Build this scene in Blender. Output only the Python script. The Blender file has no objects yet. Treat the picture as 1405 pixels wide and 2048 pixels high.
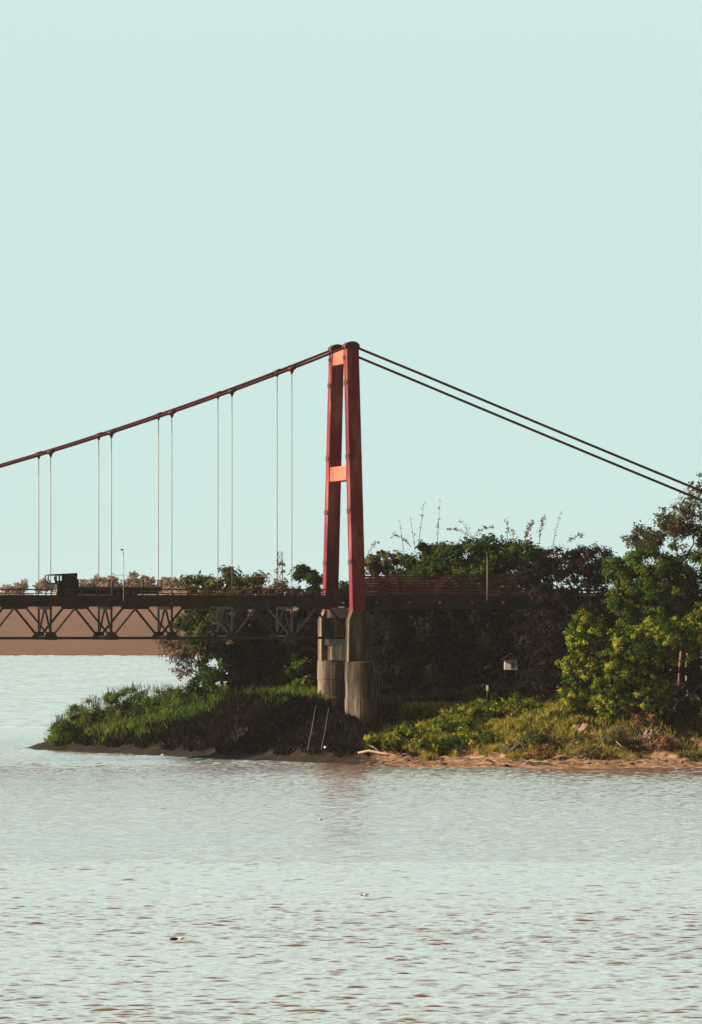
import bpy, math, random
import numpy as np
from mathutils import Vector, Matrix

random.seed(11)
RG = np.random.default_rng(11)
SC = bpy.context.scene
COL = SC.collection

# ------------------------------------------------------------------ view numbers
F, CX, HY, H = 11690.0, 702.5, 1225.0, 18.0        # long lens, eye 18 m above the river
def P(px, py, Y):
    return Vector(((px - CX) * Y / F, Y, H - (py - HY) * Y / F))
def M(px, Y):                                       # picture length -> metres at distance Y
    return px * Y / F

# ------------------------------------------------------------------ tags
def tag(o, label=None, cat=None, group=None, kind=None):
    if label: o['label'] = label
    if cat: o['category'] = cat
    if group: o['group'] = group
    if kind: o['kind'] = kind
    return o
def empty(name, loc):
    o = bpy.data.objects.new(name, None); COL.objects.link(o)
    o.location = loc; o.empty_display_size = 0.5
    return o

class MB:
    """collects shapes in world space, builds ONE mesh object"""
    def __init__(s): s.v, s.f, s.sm = [], [], []
    def add(s, vs, fs, smooth=False):
        b = len(s.v); s.v += [tuple(x) for x in vs]
        s.f += [tuple(b + i for i in f) for f in fs]; s.sm += [smooth] * len(fs)
    def frame_box(s, c, ax, ay, az):
        c = Vector(c); vs = [c + ax * i + ay * j + az * k for i in (-1, 1) for j in (-1, 1) for k in (-1, 1)]
        s.add(vs, [(0, 1, 3, 2), (4, 6, 7, 5), (0, 4, 5, 1), (2, 3, 7, 6), (0, 2, 6, 4), (1, 5, 7, 3)])
    def loft(s, rings, cap=True, smooth=False):
        n = len(rings[0]); b = []
        vs = [p for r in rings for p in r]; fs = []
        for i in range(len(rings) - 1):
            for k in range(n):
                a, c = i * n + k, i * n + (k + 1) % n
                fs.append((a, c, c + n, a + n))
        if cap:
            fs.append(tuple(reversed(range(n)))); fs.append(tuple(range(len(vs) - n, len(vs))))
        s.add(vs, fs, smooth)
    def bar(s, p0, p1, w, h, up=Vector((0, 0, 1))):
        p0, p1 = Vector(p0), Vector(p1); d = (p1 - p0)
        L = d.length; d.normalize()
        sx = d.cross(up)
        if sx.length < 1e-4: sx = d.cross(Vector((0, 1, 0)))
        sx.normalize(); sy = sx.cross(d).normalized()
        s.frame_box((p0 + p1) / 2, d * L / 2, sx * w / 2, sy * h / 2)
    def tube(s, pts, rad, n=6, cap=True, smooth=True):
        pts = [Vector(p) for p in pts]; rings = []
        for i, p in enumerate(pts):
            a = pts[max(0, i - 1)]; b = pts[min(len(pts) - 1, i + 1)]
            d = (b - a).normalized()
            e = d.cross(Vector((0.13, 0.21, 1)) if abs(d.z) < 0.9 else Vector((1, 0.1, 0))).normalized(); g = d.cross(e)
            r = rad[i] if hasattr(rad, '__len__') else rad
            rings.append([p + (e * math.cos(t) + g * math.sin(t)) * r for t in [2 * math.pi * k / n for k in range(n)]])
        s.loft(rings, cap, smooth)
    def build(s, name, mat, parent=None, origin=None):
        o0 = Vector(origin) if origin is not None else (Vector(parent.location) if parent and parent.type == 'EMPTY' else Vector((0, 0, 0)))
        off = o0
        me = bpy.data.meshes.new(name)
        me.from_pydata([(x - off.x, y - off.y, z - off.z) for x, y, z in s.v], [], s.f)
        me.polygons.foreach_set('use_smooth', s.sm)
        me.materials.append(mat); me.update()
        o = bpy.data.objects.new(name, me); COL.objects.link(o)
        if parent: 
            o.parent = parent
        elif origin is not None:
            o.location = o0
        return o

# sub-part of a mesh part that has identity transform below an Empty: verts relative to the root Empty
def sub(mb, name, mat, part):
    root = part.parent
    return mb.build(name, mat, part, origin=root.location)

# ------------------------------------------------------------------ materials
def new_mat(name):
    m = bpy.data.materials.new(name); m.use_nodes = True
    nt = m.node_tree
    for n in list(nt.nodes): nt.nodes.remove(n)
    return m, nt, nt.nodes.new('ShaderNodeOutputMaterial')
def ramp(nt, cols, pos=None):
    r = nt.nodes.new('ShaderNodeValToRGB'); el = r.color_ramp.elements
    n = len(cols)
    while len(el) < n: el.new(0.5)
    for i, c in enumerate(cols):
        el[i].position = pos[i] if pos else i / (n - 1)
        el[i].color = (*c, 1)
    return r
def coords(nt, scale=(1, 1, 1)):
    tc = nt.nodes.new('ShaderNodeNewGeometry'); mp = nt.nodes.new('ShaderNodeMapping')
    mp.inputs['Scale'].default_value = scale
    nt.links.new(tc.outputs['Position'], mp.inputs['Vector'])
    return mp.outputs['Vector']
def noise(nt, vec, scale, detail=4, rough=0.55, dist=0.0):
    n = nt.nodes.new('ShaderNodeTexNoise')
    n.inputs['Scale'].default_value = scale; n.inputs['Detail'].default_value = detail
    n.inputs['Roughness'].default_value = rough; n.inputs['Distortion'].default_value = dist
    nt.links.new(vec, n.inputs['Vector'])
    return n.outputs['Fac']
def pmat(name, cols, scale=1.0, rough=0.7, stretch=(1, 1, 1), bump=0.0, metallic=0.0, pos=None, spec=0.3):
    m, nt, out = new_mat(name)
    b = nt.nodes.new('ShaderNodeBsdfPrincipled')
    v = coords(nt, stretch); f = noise(nt, v, scale, 5, 0.6)
    r = ramp(nt, cols, pos or [0.3 + 0.4 * i / max(1, len(cols) - 1) for i in range(len(cols))])
    nt.links.new(f, r.inputs['Fac']); nt.links.new(r.outputs['Color'], b.inputs['Base Color'])
    b.inputs['Roughness'].default_value = rough; b.inputs['Metallic'].default_value = metallic
    b.inputs['Specular IOR Level'].default_value = spec
    if bump:
        bp = nt.nodes.new('ShaderNodeBump'); bp.inputs['Strength'].default_value = bump; bp.inputs['Distance'].default_value = 0.1
        nt.links.new(noise(nt, v, scale * 4, 4), bp.inputs['Height']); nt.links.new(bp.outputs['Normal'], b.inputs['Normal'])
    nt.links.new(b.outputs['BSDF'], out.inputs['Surface'])
    return m
def leafmat(name, cols, trans=0.3, pos=None):
    m, nt, out = new_mat(name)
    at = nt.nodes.new('ShaderNodeAttribute'); at.attribute_name = 'tone'
    r = ramp(nt, cols, pos); nt.links.new(at.outputs['Fac'], r.inputs['Fac'])
    d = nt.nodes.new('ShaderNodeBsdfDiffuse'); t = nt.nodes.new('ShaderNodeBsdfTranslucent')
    mx = nt.nodes.new('ShaderNodeMixShader'); mx.inputs[0].default_value = trans
    nt.links.new(r.outputs['Color'], d.inputs['Color']); nt.links.new(r.outputs['Color'], t.inputs['Color'])
    nt.links.new(d.outputs[0], mx.inputs[1]); nt.links.new(t.outputs[0], mx.inputs[2])
    nt.links.new(mx.outputs[0], out.inputs['Surface'])
    return m

MT = {}
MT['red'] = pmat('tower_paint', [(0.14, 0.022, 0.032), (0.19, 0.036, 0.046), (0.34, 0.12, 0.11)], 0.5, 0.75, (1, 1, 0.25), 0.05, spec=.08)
MT['redbeam'] = pmat('crossbeam_paint_sunlit', [(0.46, 0.118, 0.078), (0.55, 0.15, 0.092)], 0.8, 0.6, (1, 1, 0.3))  # brighter copy of the leg red, sunlight on the beams put into it
MT['darkred'] = pmat('saddle_and_shade_red', [(0.06, 0.02, 0.02), (0.10, 0.03, 0.025)], 1, 0.6)
MT['cable'] = pmat('cable_steel', [(0.075, 0.018, 0.024), (0.13, 0.032, 0.038)], 0.6, 0.6)
MT['hanger'] = pmat('hanger_steel', [(0.26, 0.18, 0.15), (0.34, 0.24, 0.2)], 1, 0.6)
MT['steel'] = pmat('truss_steel', [(0.012, 0.010, 0.011), (0.024, 0.018, 0.018), (0.045, 0.032, 0.027)], 0.7, 0.6)
MT['palesteel'] = pmat('pale_lit_steel', [(0.10, 0.072, 0.055), (0.17, 0.12, 0.09)], 0.7, 0.6)  # pale steel; sunlight on truss members is put into this colour
MT['rail'] = pmat('railing_steel', [(0.05, 0.035, 0.03), (0.09, 0.06, 0.05)], 0.9, 0.65)
MT['conc'] = pmat('pier_concrete', [(0.028, 0.020, 0.015), (0.085, 0.062, 0.044), (0.27, 0.21, 0.15)], 0.55, 0.9, (1.6, 1.6, 0.22), 0.35, pos=[.34, .48, .66])
MT['deckc'] = pmat('deck_concrete', [(0.03, 0.024, 0.022), (0.055, 0.045, 0.038)], 0.5, 0.9)
MT['bark'] = pmat('bark', [(0.05, 0.035, 0.028), (0.11, 0.075, 0.055)], 1.2, 0.9, (1, 1, 0.3), 0.3)
MT['palebark'] = pmat('pale_bark', [(0.22, 0.14, 0.10), (0.36, 0.25, 0.19)], 1.2, 0.9)
MT['twig'] = pmat('dry_twig', [(0.16, 0.09, 0.065), (0.27, 0.17, 0.12)], 1.5, 0.9)
MT['drywood'] = pmat('driftwood', [(0.36, 0.24, 0.16), (0.55, 0.42, 0.31)], 1.5, 0.85, bump=0.2)
MT['rock'] = pmat('dark_rock', [(0.035, 0.03, 0.028), (0.09, 0.07, 0.055)], 1.6, 0.9, bump=0.6)
MT['palerock'] = pmat('pale_rock', [(0.20, 0.13, 0.09), (0.42, 0.29, 0.21)], 1.2, 0.9, bump=0.6)
MT['white'] = pmat('white_paint', [(0.72, 0.70, 0.66), (0.80, 0.78, 0.74)], 1.0, 0.6)
MT['truckbody'] = pmat('truck_paint', [(0.035, 0.024, 0.02), (0.06, 0.04, 0.03)], 1.5, 0.5)
MT['trucktan'] = pmat('truck_bed_boards', [(0.60, 0.43, 0.34), (0.70, 0.52, 0.42)], 1.2, 0.8, (1, 1, 5))
MT['rubber'] = pmat('tyre_rubber', [(0.02, 0.02, 0.02), (0.035, 0.03, 0.03)], 2, 0.9)
MT['rim'] = pmat('wheel_rim', [(0.2, 0.16, 0.13), (0.3, 0.24, 0.2)], 2, 0.5)
MT['lamp'] = pmat('lamp_pole_paint', [(0.30, 0.24, 0.19), (0.38, 0.31, 0.24)], 1, 0.6)
MT['orange'] = pmat('reflector_orange', [(0.75, 0.16, 0.06), (0.85, 0.22, 0.09)], 2, 0.4)
MT['bamboo'] = pmat('bamboo_pole', [(0.11, 0.08, 0.05), (0.18, 0.13, 0.08)], 1, 0.7)
MT['black'] = pmat('wet_wood', [(0.012, 0.012, 0.014), (0.03, 0.025, 0.022)], 3, 0.5)
# glass that lets the sky show through
g, nt, out = new_mat('window_glass')
tr = nt.nodes.new('ShaderNodeBsdfTransparent'); gl = nt.nodes.new('ShaderNodeBsdfGlossy'); mx = nt.nodes.new('ShaderNodeMixShader')
gl.inputs['Roughness'].default_value = 0.03; mx.inputs[0].default_value = 0.12
nt.links.new(tr.outputs[0], mx.inputs[1]); nt.links.new(gl.outputs[0], mx.inputs[2]); nt.links.new(mx.outputs[0], out.inputs['Surface'])
MT['glass'] = g

LM = {
 'green':   leafmat('leaf_green',   [(0.014, 0.042, 0.008), (0.055, 0.105, 0.014), (0.17, 0.20, 0.022)]),
 'scrub':   leafmat('scrub_leaf',   [(0.030, 0.072, 0.013), (0.078, 0.145, 0.024), (0.21, 0.23, 0.045)], .45),
 'deep':    leafmat('leaf_deep',    [(0.011, 0.028, 0.008), (0.032, 0.062, 0.014), (0.085, 0.115, 0.026)], .25),
 'bright':  leafmat('leaf_bright',  [(0.012, 0.036, 0.008), (0.060, 0.115, 0.014), (0.50, 0.48, 0.05)], 0.35, [0, .5, 1]),  # yellow end of the ramp paints in sunlit highlights
 'dark':    leafmat('leaf_shade_dark',    [(0.005, 0.005, 0.005), (0.010, 0.010, 0.008), (0.022, 0.021, 0.014)], 0.1),  # near-black leaves, shade under the bridge put into the colour
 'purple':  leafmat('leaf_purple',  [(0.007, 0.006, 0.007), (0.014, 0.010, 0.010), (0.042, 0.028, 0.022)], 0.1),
 'olive':   leafmat('leaf_olive',   [(0.040, 0.045, 0.020), (0.09, 0.09, 0.04), (0.19, 0.17, 0.08)], 0.35),
 'brown':   leafmat('leaf_brown',   [(0.06, 0.036, 0.026), (0.12, 0.072, 0.048), (0.20, 0.13, 0.085)], 0.3),
 'pink':    leafmat('leaf_pinkish', [(0.09, 0.055, 0.042), (0.17, 0.105, 0.08), (0.26, 0.17, 0.13)], 0.35),
 'grass':   leafmat('grass_blade',  [(0.020, 0.060, 0.010), (0.058, 0.125, 0.018), (0.18, 0.20, 0.032)], 0.3),
 'ygrass':  leafmat('dry_grass_blade', [(0.07, 0.095, 0.014), (0.25, 0.23, 0.036), (0.54, 0.40, 0.10)], 0.35),
 'shade':   leafmat('bank_plant_shade',   [(0.005, 0.004, 0.004), (0.010, 0.008, 0.007), (0.021, 0.016, 0.012)], 0.1),  # blade colour darkened to carry the shade on the bank
 'red':     leafmat('dry_brush',    [(0.12, 0.055, 0.03), (0.24, 0.12, 0.06), (0.38, 0.23, 0.12)], 0.3),
 'rust':    leafmat('rust_leaf',    [(0.040, 0.017, 0.015), (0.08, 0.032, 0.025), (0.13, 0.06, 0.04)], 0.2),
 'far':     leafmat('far_leaf_hazed',     [(0.30, 0.205, 0.165), (0.36, 0.255, 0.205), (0.42, 0.31, 0.25)], .5),  # paled leaves, distance haze put into the colour
}

# ------------------------------------------------------------------ foliage
def quads_object(name, V, tone, mat, parent=None, origin=(0, 0, 0), nv=4):
    N = len(V); o0 = np.array(origin, dtype=np.float32)
    me = bpy.data.meshes.new(name)
    me.vertices.add(N * nv); me.loops.add(N * nv); me.polygons.add(N)
    me.vertices.foreach_set('co', (V.reshape(-1, 3) - o0).astype(np.float32).ravel())
    me.loops.foreach_set('vertex_index', np.arange(N * nv, dtype=np.int32))
    me.polygons.foreach_set('loop_start', np.arange(0, N * nv, nv, dtype=np.int32))
    me.polygons.foreach_set('loop_total', np.full(N, nv, dtype=np.int32))
    a = me.attributes.new('tone', 'FLOAT', 'FACE')
    a.data.foreach_set('value', np.clip(tone, 0, 1).astype(np.float32))
    me.materials.append(mat); me.update(calc_edges=True)
    o = bpy.data.objects.new(name, me); COL.objects.link(o)
    if parent: o.parent = parent
    else: o.location = origin
    return o
def unit(a): return a / np.maximum(np.linalg.norm(a, axis=1, keepdims=True), 1e-6)
def leaf_quads(C, size, aspect=0.5, up=0.5, lean=None, outw=None):
    N = len(C)
    n = RG.normal(size=(N, 3)); n[:, 2] = np.abs(n[:, 2]) + up
    if lean is not None: n += np.array(lean)
    if outw is not None: n = n * .55 + outw * 1.35
    n = unit(n)
    t = unit(np.cross(n, RG.normal(size=(N, 3)))); b = np.cross(n, t)
    s = (size * RG.uniform(0.6, 1.4, N))[:, None]
    return np.stack([C + t * s, C + b * s * aspect, C - t * s, C - b * s * aspect], axis=1)
def clumps(blobs, n, clump, shell=0.35, flat=1.0):
    """blobs: (cx,cy,cz,rx,ry,rz) -> leaf centres in clumps with gaps, and tones"""
    w = np.array([(b[3] * b[4] * b[5]) ** (2 / 3) for b in blobs]); w /= w.sum()
    Cs, Ts, Os = [], [], []
    for b, wi in zip(blobs, w):
        k = int(n * wi)
        vol = b[3] * b[4] * b[5]
        K = max(6, int(3.2 * vol / (clump ** 3 * 6)))
        K = min(K, 160)
        d = unit(RG.normal(size=(K, 3)))
        r = RG.uniform(shell, 1.0, K) ** 0.6
        bump = 1 + 0.18 * np.sin(d[:, 0] * 4 + b[0]) * np.sin(d[:, 2] * 5 + b[1])
        cc = d * (r * bump)[:, None] * np.array(b[3:6]) + np.array(b[:3])
        ct = RG.uniform(0.1, 0.9, K); cs = RG.uniform(0.5, 1.3, K) * clump
        idx = RG.integers(0, K, k)
        off = RG.normal(size=(k, 3)) * cs[idx][:, None] * np.array([0.6, 0.6, 0.45 * flat])
        Cs.append(cc[idx] + off)
        Ts.append(ct[idx] + RG.normal(size=k) * 0.10)
        Os.append(unit(unit(off + 1e-6) * 1.0 + d[idx] * .7))
    clumps.out = np.concatenate(Os)
    return np.concatenate(Cs), np.concatenate(Ts)

def limb(mb, p0, p1, r0, r1, n=6, wob=0.06):
    p0, p1 = Vector(p0), Vector(p1); L = (p1 - p0).length
    k = 5; pts, rr = [], []
    for i in range(k):
        t = i / (k - 1); p = p0.lerp(p1, t)
        if 0 < i < k - 1: p += Vector((random.gauss(0, 1), random.gauss(0, 1), random.gauss(0, .4))) * L * wob
        pts.append(p); rr.append(r0 + (r1 - r0) * t)
    mb.tube(pts, rr, n)
    return pts
def twigs(mb, p, d, L, r, depth, spread=0.6, droop=0.0):
    """recursive fine branching"""
    q = p + d * L
    mid = (p + q) / 2 + Vector((random.gauss(0, 1), random.gauss(0, 1), random.gauss(0, 1))) * L * 0.08
    mb.tube([p, mid, q], [r, r * .85, r * .7], 4)
    if depth == 0: return [q]
    out = [q]
    for k in range(random.choice((2, 3))):
        nd = (d + Vector((random.gauss(0, spread), random.gauss(0, spread), random.gauss(0, spread) - droop))).normalized()
        s = mid if k == 0 else q
        out += twigs(mb, s, nd, L * random.uniform(.6, .85), r * .65, depth - 1, spread, droop)
    return out

def blobs_px(bl, Y, dy=0.9):
    out = []
    for b in bl:
        px, py, rx, ry = b[:4]; yy = Y + (b[4] if len(b) > 4 else 0)
        c = P(px, py, yy); r = M(rx, yy)
        out.append((c.x, c.y, c.z, r, r * dy, M(ry, yy)))
    return out

def tree(name, label, cat, bpx, Y, n, leaf, mat, base=None, clump=0.9, shell=0.35, group=None, bark='bark', aspect=0.5,
         trunk_r=0.25, up=0.4, sparse=False, dy=0.9, foliage='crown', gz=None):
    bl = blobs_px(bpx, Y, dy)
    if base is None: bx, by = bl[0][0], bl[0][1]
    else: bx, by = (base[0] - CX) * Y / F, Y
    z0 = ground_z(bx, by) - 0.3
    root = empty(name, (bx, by, z0)); tag(root, label, cat, group)
    C, T = clumps(bl, n, clump, shell)
    tm = MB()
    top = Vector((bl[0][0], bl[0][1], bl[0][2]))
    b0 = Vector((bx, by, z0)); fork = b0.lerp(top, 0.55)
    fork.x = b0.x + (top.x - b0.x) * 0.45
    limb(tm, b0, fork, trunk_r, trunk_r * .7, 7, 0.03)
    tips = []
    for b in bl:
        pts = limb(tm, fork - Vector((0, 0, trunk_r * .5)), Vector(b[:3]) + Vector((0, 0, b[5] * .35)), trunk_r * .6, trunk_r * .16)
        if sparse:
            for k in range(6):
                d = unit(RG.normal(size=(1, 3)))[0]; d[2] = abs(d[2]) * .8
                tips += twigs(tm, pts[3], Vector(d), b[3] * .45, trunk_r * .2, 3, 0.55)
        else:
            for k in range(5):
                d = unit(RG.normal(size=(1, 3)))[0]
                limb(tm, pts[2], Vector(b[:3]) + Vector(d * np.array(b[3:6]) * .85), trunk_r * .22, trunk_r * .06, 5)
    if sparse and tips:
        tp = np.array([tuple(t) for t in tips]); idx = RG.integers(0, len(tp), n // 2)
        C2 = tp[idx] + RG.normal(size=(n // 2, 3)) * clump * .35
        C = np.concatenate([C[: n // 2], C2]); T = np.concatenate([T[: n // 2], RG.uniform(.1, 1, n // 2)])
    V = leaf_quads(C, leaf, aspect, up, outw=None if sparse else clumps.out)
    quads_object(foliage, V, T, mat, root, root.location)
    tm.build('trunk', MT[bark], root)
    return root

# ------------------------------------------------------------------ terrain
shore_px = [(40, 1497), (70, 1499.5), (120, 1502), (200, 1506), (300, 1511), (400, 1517), (500, 1521), (600, 1524.5), (680, 1527),
            (715, 1531), (800, 1534), (900, 1535.5), (1000, 1537), (1100, 1538), (1200, 1538), (1300, 1537), (1420, 1537), (1700, 1532)]
shore = [((px - CX) * H / (py - HY), F * H / (py - HY)) for px, py in shore_px]
poly = shore + [(160, 660), (320, 640), (320, 1010), (15, 1010), (-5, 940), (-18, 890), (-27, 850), (-36, 815), (-43, 790)]
PX = np.array(poly)
def sdist(x, y):
    """signed distance to the shore, + inland"""
    x = np.asarray(x, float); y = np.asarray(y, float)
    best = np.full(x.shape, 1e9); ins = np.zeros(x.shape, bool)
    n = len(PX)
    for i in range(n):
        ax, ay = PX[i]; bx, by = PX[(i + 1) % n]
        dx, dy = bx - ax, by - ay
        t = np.clip(((x - ax) * dx + (y - ay) * dy) / (dx * dx + dy * dy), 0, 1)
        best = np.minimum(best, np.hypot(x - ax - t * dx, y - ay - t * dy))
        c = (ay > y) != (by > y)
        with np.errstate(divide='ignore', invalid='ignore'):
            xi = ax + (y - ay) * dx / (dy if dy else 1e-9)
        ins ^= c & (x < xi)
    return np.where(ins, best, -best)
LD = ([-60, -8, 0, 2, 3.5, 5.0, 7.5, 12, 25, 40, 90], [-5, -1.2, 0, .45, .8, 2.0, 3.0, 3.9, 6.0, 6.8, 7.5])
RD = ([-60, -8, 0, 5, 11, 15, 19, 25, 34, 60, 120], [-5, -1.2, 0, .35, .75, 1.7, 3.6, 5.6, 7.0, 8.6, 10.5])
def height(x, y):
    x = np.asarray(x, float); y = np.asarray(y, float)
    d = sdist(x, y)
    wob = 1.3 * np.sin(x * .55 + 1) * np.sin(y * .3) + .8 * np.sin(x * 1.3 + y * .9)
    dd = np.where(d > 1.5, d + wob * np.clip((d - 1.5) / 6, 0, 1), d)
    k = np.clip((x - 0.5) / 8.0, 0, 1); k = k * k * (3 - 2 * k)
    kb = np.clip((x + 27) / 13, 0, 1) * np.clip((1.5 - x) / 6, 0, 1)
    zl = np.interp(dd, *LD) * (1 - kb) + np.interp(dd, [-60, -8, 0, 2, 3.5, 5, 8, 13, 20, 40, 90], [-5, -1.2, 0, .45, .8, 1.8, 4.0, 6.6, 7.3, 7.6, 8.0]) * kb
    z = zl * (1 - k) + np.interp(dd, *RD) * k
    fine = .16 * np.sin(x * 2.1 + y * .7) * np.sin(y * 1.9 - x * .4) + .09 * np.sin(x * 4.3 - y * 2.2)
    lip = .14 * np.sin(x * .9) + .1 * np.sin(x * 2.3 + 2)
    return z + fine * np.clip(d / 3, 0, 1) + lip * np.clip(1 - np.abs(d) / 4, 0, 1)
def ground_z(x, y): return float(height(np.array([x]), np.array([y]))[0])

def grid_mesh(name, X, Y, Z, mat, attrs=None, smooth=True):
    ny, nx = Z.shape
    V = np.stack([X, Y, Z], -1).reshape(-1, 3)
    i = np.arange(ny - 1)[:, None] * nx + np.arange(nx - 1)[None]
    Q = np.stack([i, i + 1, i + nx + 1, i + nx], -1).reshape(-1, 4)
    me = bpy.data.meshes.new(name)
    me.vertices.add(len(V)); me.loops.add(Q.size); me.polygons.add(len(Q))
    me.vertices.foreach_set('co', V.astype(np.float32).ravel())
    me.loops.foreach_set('vertex_index', Q.astype(np.int32).ravel())
    me.polygons.foreach_set('loop_start', np.arange(0, Q.size, 4, dtype=np.int32))
    me.polygons.foreach_set('loop_total', np.full(len(Q), 4, dtype=np.int32))
    me.polygons.foreach_set('use_smooth', np.full(len(Q), smooth))
    for k, v in (attrs or {}).items():
        a = me.attributes.new(k, 'FLOAT', 'POINT'); a.data.foreach_set('value', v.astype(np.float32).ravel())
    me.materials.append(mat); me.update(calc_edges=True)
    o = bpy.data.objects.new(name, me); COL.objects.link(o)
    return o

# ground material: dark silt and litter, sandy on the open shore
m, nt, out = new_mat('bank_soil')
b = nt.nodes.new('ShaderNodeBsdfPrincipled'); b.inputs['Roughness'].default_value = 0.95; b.inputs['Specular IOR Level'].default_value = 0.1
v = coords(nt); vs = coords(nt, (0.35, 1, 1))
soil = ramp(nt, [(0.012, 0.009, 0.008), (0.024, 0.017, 0.014), (0.045, 0.031, 0.023)], [.3, .5, .7]); nt.links.new(noise(nt, v, .6, 6, .7), soil.inputs['Fac'])
sand = ramp(nt, [(0.04, 0.022, 0.016), (0.24, 0.125, 0.07), (0.40, 0.235, 0.14), (0.68, 0.50, 0.36)], [.36, .46, .55, .68]); nt.links.new(noise(nt, vs, 1.1, 7, .72), sand.inputs['Fac'])
silt = ramp(nt, [(0.014, 0.010, 0.008), (0.045, 0.031, 0.023)], [.35, .65]); nt.links.new(noise(nt, vs, .9, 5, .65), silt.inputs['Fac'])
a1 = nt.nodes.new('ShaderNodeAttribute'); a1.attribute_name = 'sand'
a2 = nt.nodes.new('ShaderNodeAttribute'); a2.attribute_name = 'silt'
m1 = nt.nodes.new('ShaderNodeMix'); m1.data_type = 'RGBA'; m2 = nt.nodes.new('ShaderNodeMix'); m2.data_type = 'RGBA'
nt.links.new(a1.outputs['Fac'], m1.inputs[0]); nt.links.new(soil.outputs[0], m1.inputs[6]); nt.links.new(sand.outputs[0], m1.inputs[7])
nt.links.new(a2.outputs['Fac'], m2.inputs[0]); nt.links.new(m1.outputs[2], m2.inputs[6]); nt.links.new(silt.outputs[0], m2.inputs[7])
nt.links.new(m2.outputs[2], b.inputs['Base Color'])
bp = nt.nodes.new('ShaderNodeBump'); bp.inputs['Strength'].default_value = .9; bp.inputs['Distance'].default_value = .35
nt.links.new(noise(nt, vs, 1.6, 6, .7), bp.inputs['Height']); nt.links.new(bp.outputs[0], b.inputs['Normal'])
nt.links.new(b.outputs[0], out.inputs['Surface']); MT['soil'] = m

xs = np.concatenate([np.arange(-62, 60, .6), np.arange(60, 322, 2.0)]); ys = np.concatenate([np.arange(640, 770, .6), np.arange(770, 1016, 2.0)])
GX, GY = np.meshgrid(xs, ys)
D = sdist(GX, GY); GZ = height(GX, GY)
k = np.clip((GX - 1) / 3.5, 0, 1)
sandv = k * np.clip(1 - (D - 15 - 3 * np.sin(GX * .5)) / 6, 0, 1)
siltv = (1 - k) * np.clip(1 - (D - 3.2) / 1.2, 0, 1)
bank = grid_mesh('river_bank', GX, GY, GZ, MT['soil'], {'sand': sandv, 'silt': siltv})
tag(bank, kind='structure')

# ------------------------------------------------------------------ water
WAVE = 0.0084
m, nt, out = new_mat('river_water')
b = nt.nodes.new('ShaderNodeBsdfPrincipled')
b.inputs['Base Color'].default_value = (0.34, 0.175, 0.11, 1); b.inputs['Roughness'].default_value = 0.16; b.inputs['IOR'].default_value = 1.4
v = coords(nt)
def math_n(op, a, bb=0.0):
    n = nt.nodes.new('ShaderNodeMath'); n.operation = op
    for i, x in enumerate((a, bb)):
        if isinstance(x, (int, float)): n.inputs[i].default_value = x
        else: nt.links.new(x, n.inputs[i])
    return n.outputs[0]
h2 = noise(nt, coords(nt, (0.5, 1.0, 1)), 1.6, 3, .6, .4)
bp = nt.nodes.new('ShaderNodeBump'); bp.inputs['Distance'].default_value = 0.05; bp.inputs['Strength'].default_value = 1.0
nt.links.new(h2, bp.inputs['Height']); nt.links.new(bp.outputs['Normal'], b.inputs['Normal'])
gs = nt.nodes.new('ShaderNodeBsdfGlossy'); gs.inputs['Roughness'].default_value = .17; gs.inputs['Color'].default_value = (.92, .985, .965, 1)
nt.links.new(bp.outputs['Normal'], gs.inputs['Normal']); mxw = nt.nodes.new('ShaderNodeMixShader'); mxw.inputs[0].default_value = .5
nt.links.new(b.outputs[0], mxw.inputs[1]); nt.links.new(gs.outputs[0], mxw.inputs[2])
nt.links.new(mxw.outputs[0], out.inputs['Surface']); MT['water'] = m
m_o = m.copy(); m_o.name = 'river_water_outer'; MT['water_outer'] = m_o
for n_ in m_o.node_tree.nodes:
    if n_.type == 'BUMP': n_.inputs['Distance'].default_value = .3
# real waves in the reach that is seen close, a flat sheet with the same ripples round it
wr = np.random.default_rng(5)
rows = np.concatenate([np.arange(200, 420, .1), np.arange(420, 860, .2)]); ks = np.linspace((-620 - CX) / F, (2020 - CX) / F, 720)
WX, WY = np.meshgrid(ks, rows); WX = (WX * WY).astype(np.float32); WY = WY.astype(np.float32)
WZ = np.zeros_like(WX)
for lam in np.geomspace(.3, 1.05, 64):
    th = math.radians(90 + wr.normal() * 12); kk = 2 * math.pi / lam
    WZ += (WAVE * lam ** .8 * wr.uniform(.5, 1.5)) * np.sin((kk * math.cos(th)) * WX + (kk * math.sin(th)) * WY + wr.uniform(0, 6.28)).astype(np.float32)
gust = .8 + .2 * np.sin(WX * .05 + 1.7 * np.sin(WY * .021)) * np.sin(WY * .043 + .6 * np.sin(WX * .03 + 2))
calm = np.interp(WY, [280, 370, 450, 900], [1.0, .93, .8, 1.0])
edge = np.minimum(np.minimum((WY - 200) / 12, (860 - WY) / 60), np.minimum((WX / WY - ks[0]) / .02, (ks[-1] - WX / WY) / .02))
WZ = WZ + 1.6 * WZ * np.abs(WZ)
WZ = WZ * gust * calm * np.clip(edge, 0, 1)
wsheet = grid_mesh('river_water', WX, WY, WZ, MT['water'])
rows2 = np.arange(860, 2440, .9); ks2 = np.linspace((-330 - CX) / F, (760 - CX) / F, 260)
VX, VY = np.meshgrid(ks2, rows2); VX = (VX * VY).astype(np.float32); VY = VY.astype(np.float32); VZ = np.zeros_like(VX)
for lam in np.geomspace(2.6, 7.5, 34):
    th = math.radians(90 + wr.normal() * 38); kk = 2 * math.pi / lam
    VZ += (.0105 * lam ** .8 * wr.uniform(.5, 1.5)) * np.sin((kk * math.cos(th)) * VX + (kk * math.sin(th)) * VY + wr.uniform(0, 6.28)).astype(np.float32)
edge = np.minimum(np.minimum((VY - 860) / 40, 1), np.minimum((VX / VY - ks2[0]) / .02, (ks2[-1] - VX / VY) / .02))
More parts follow.
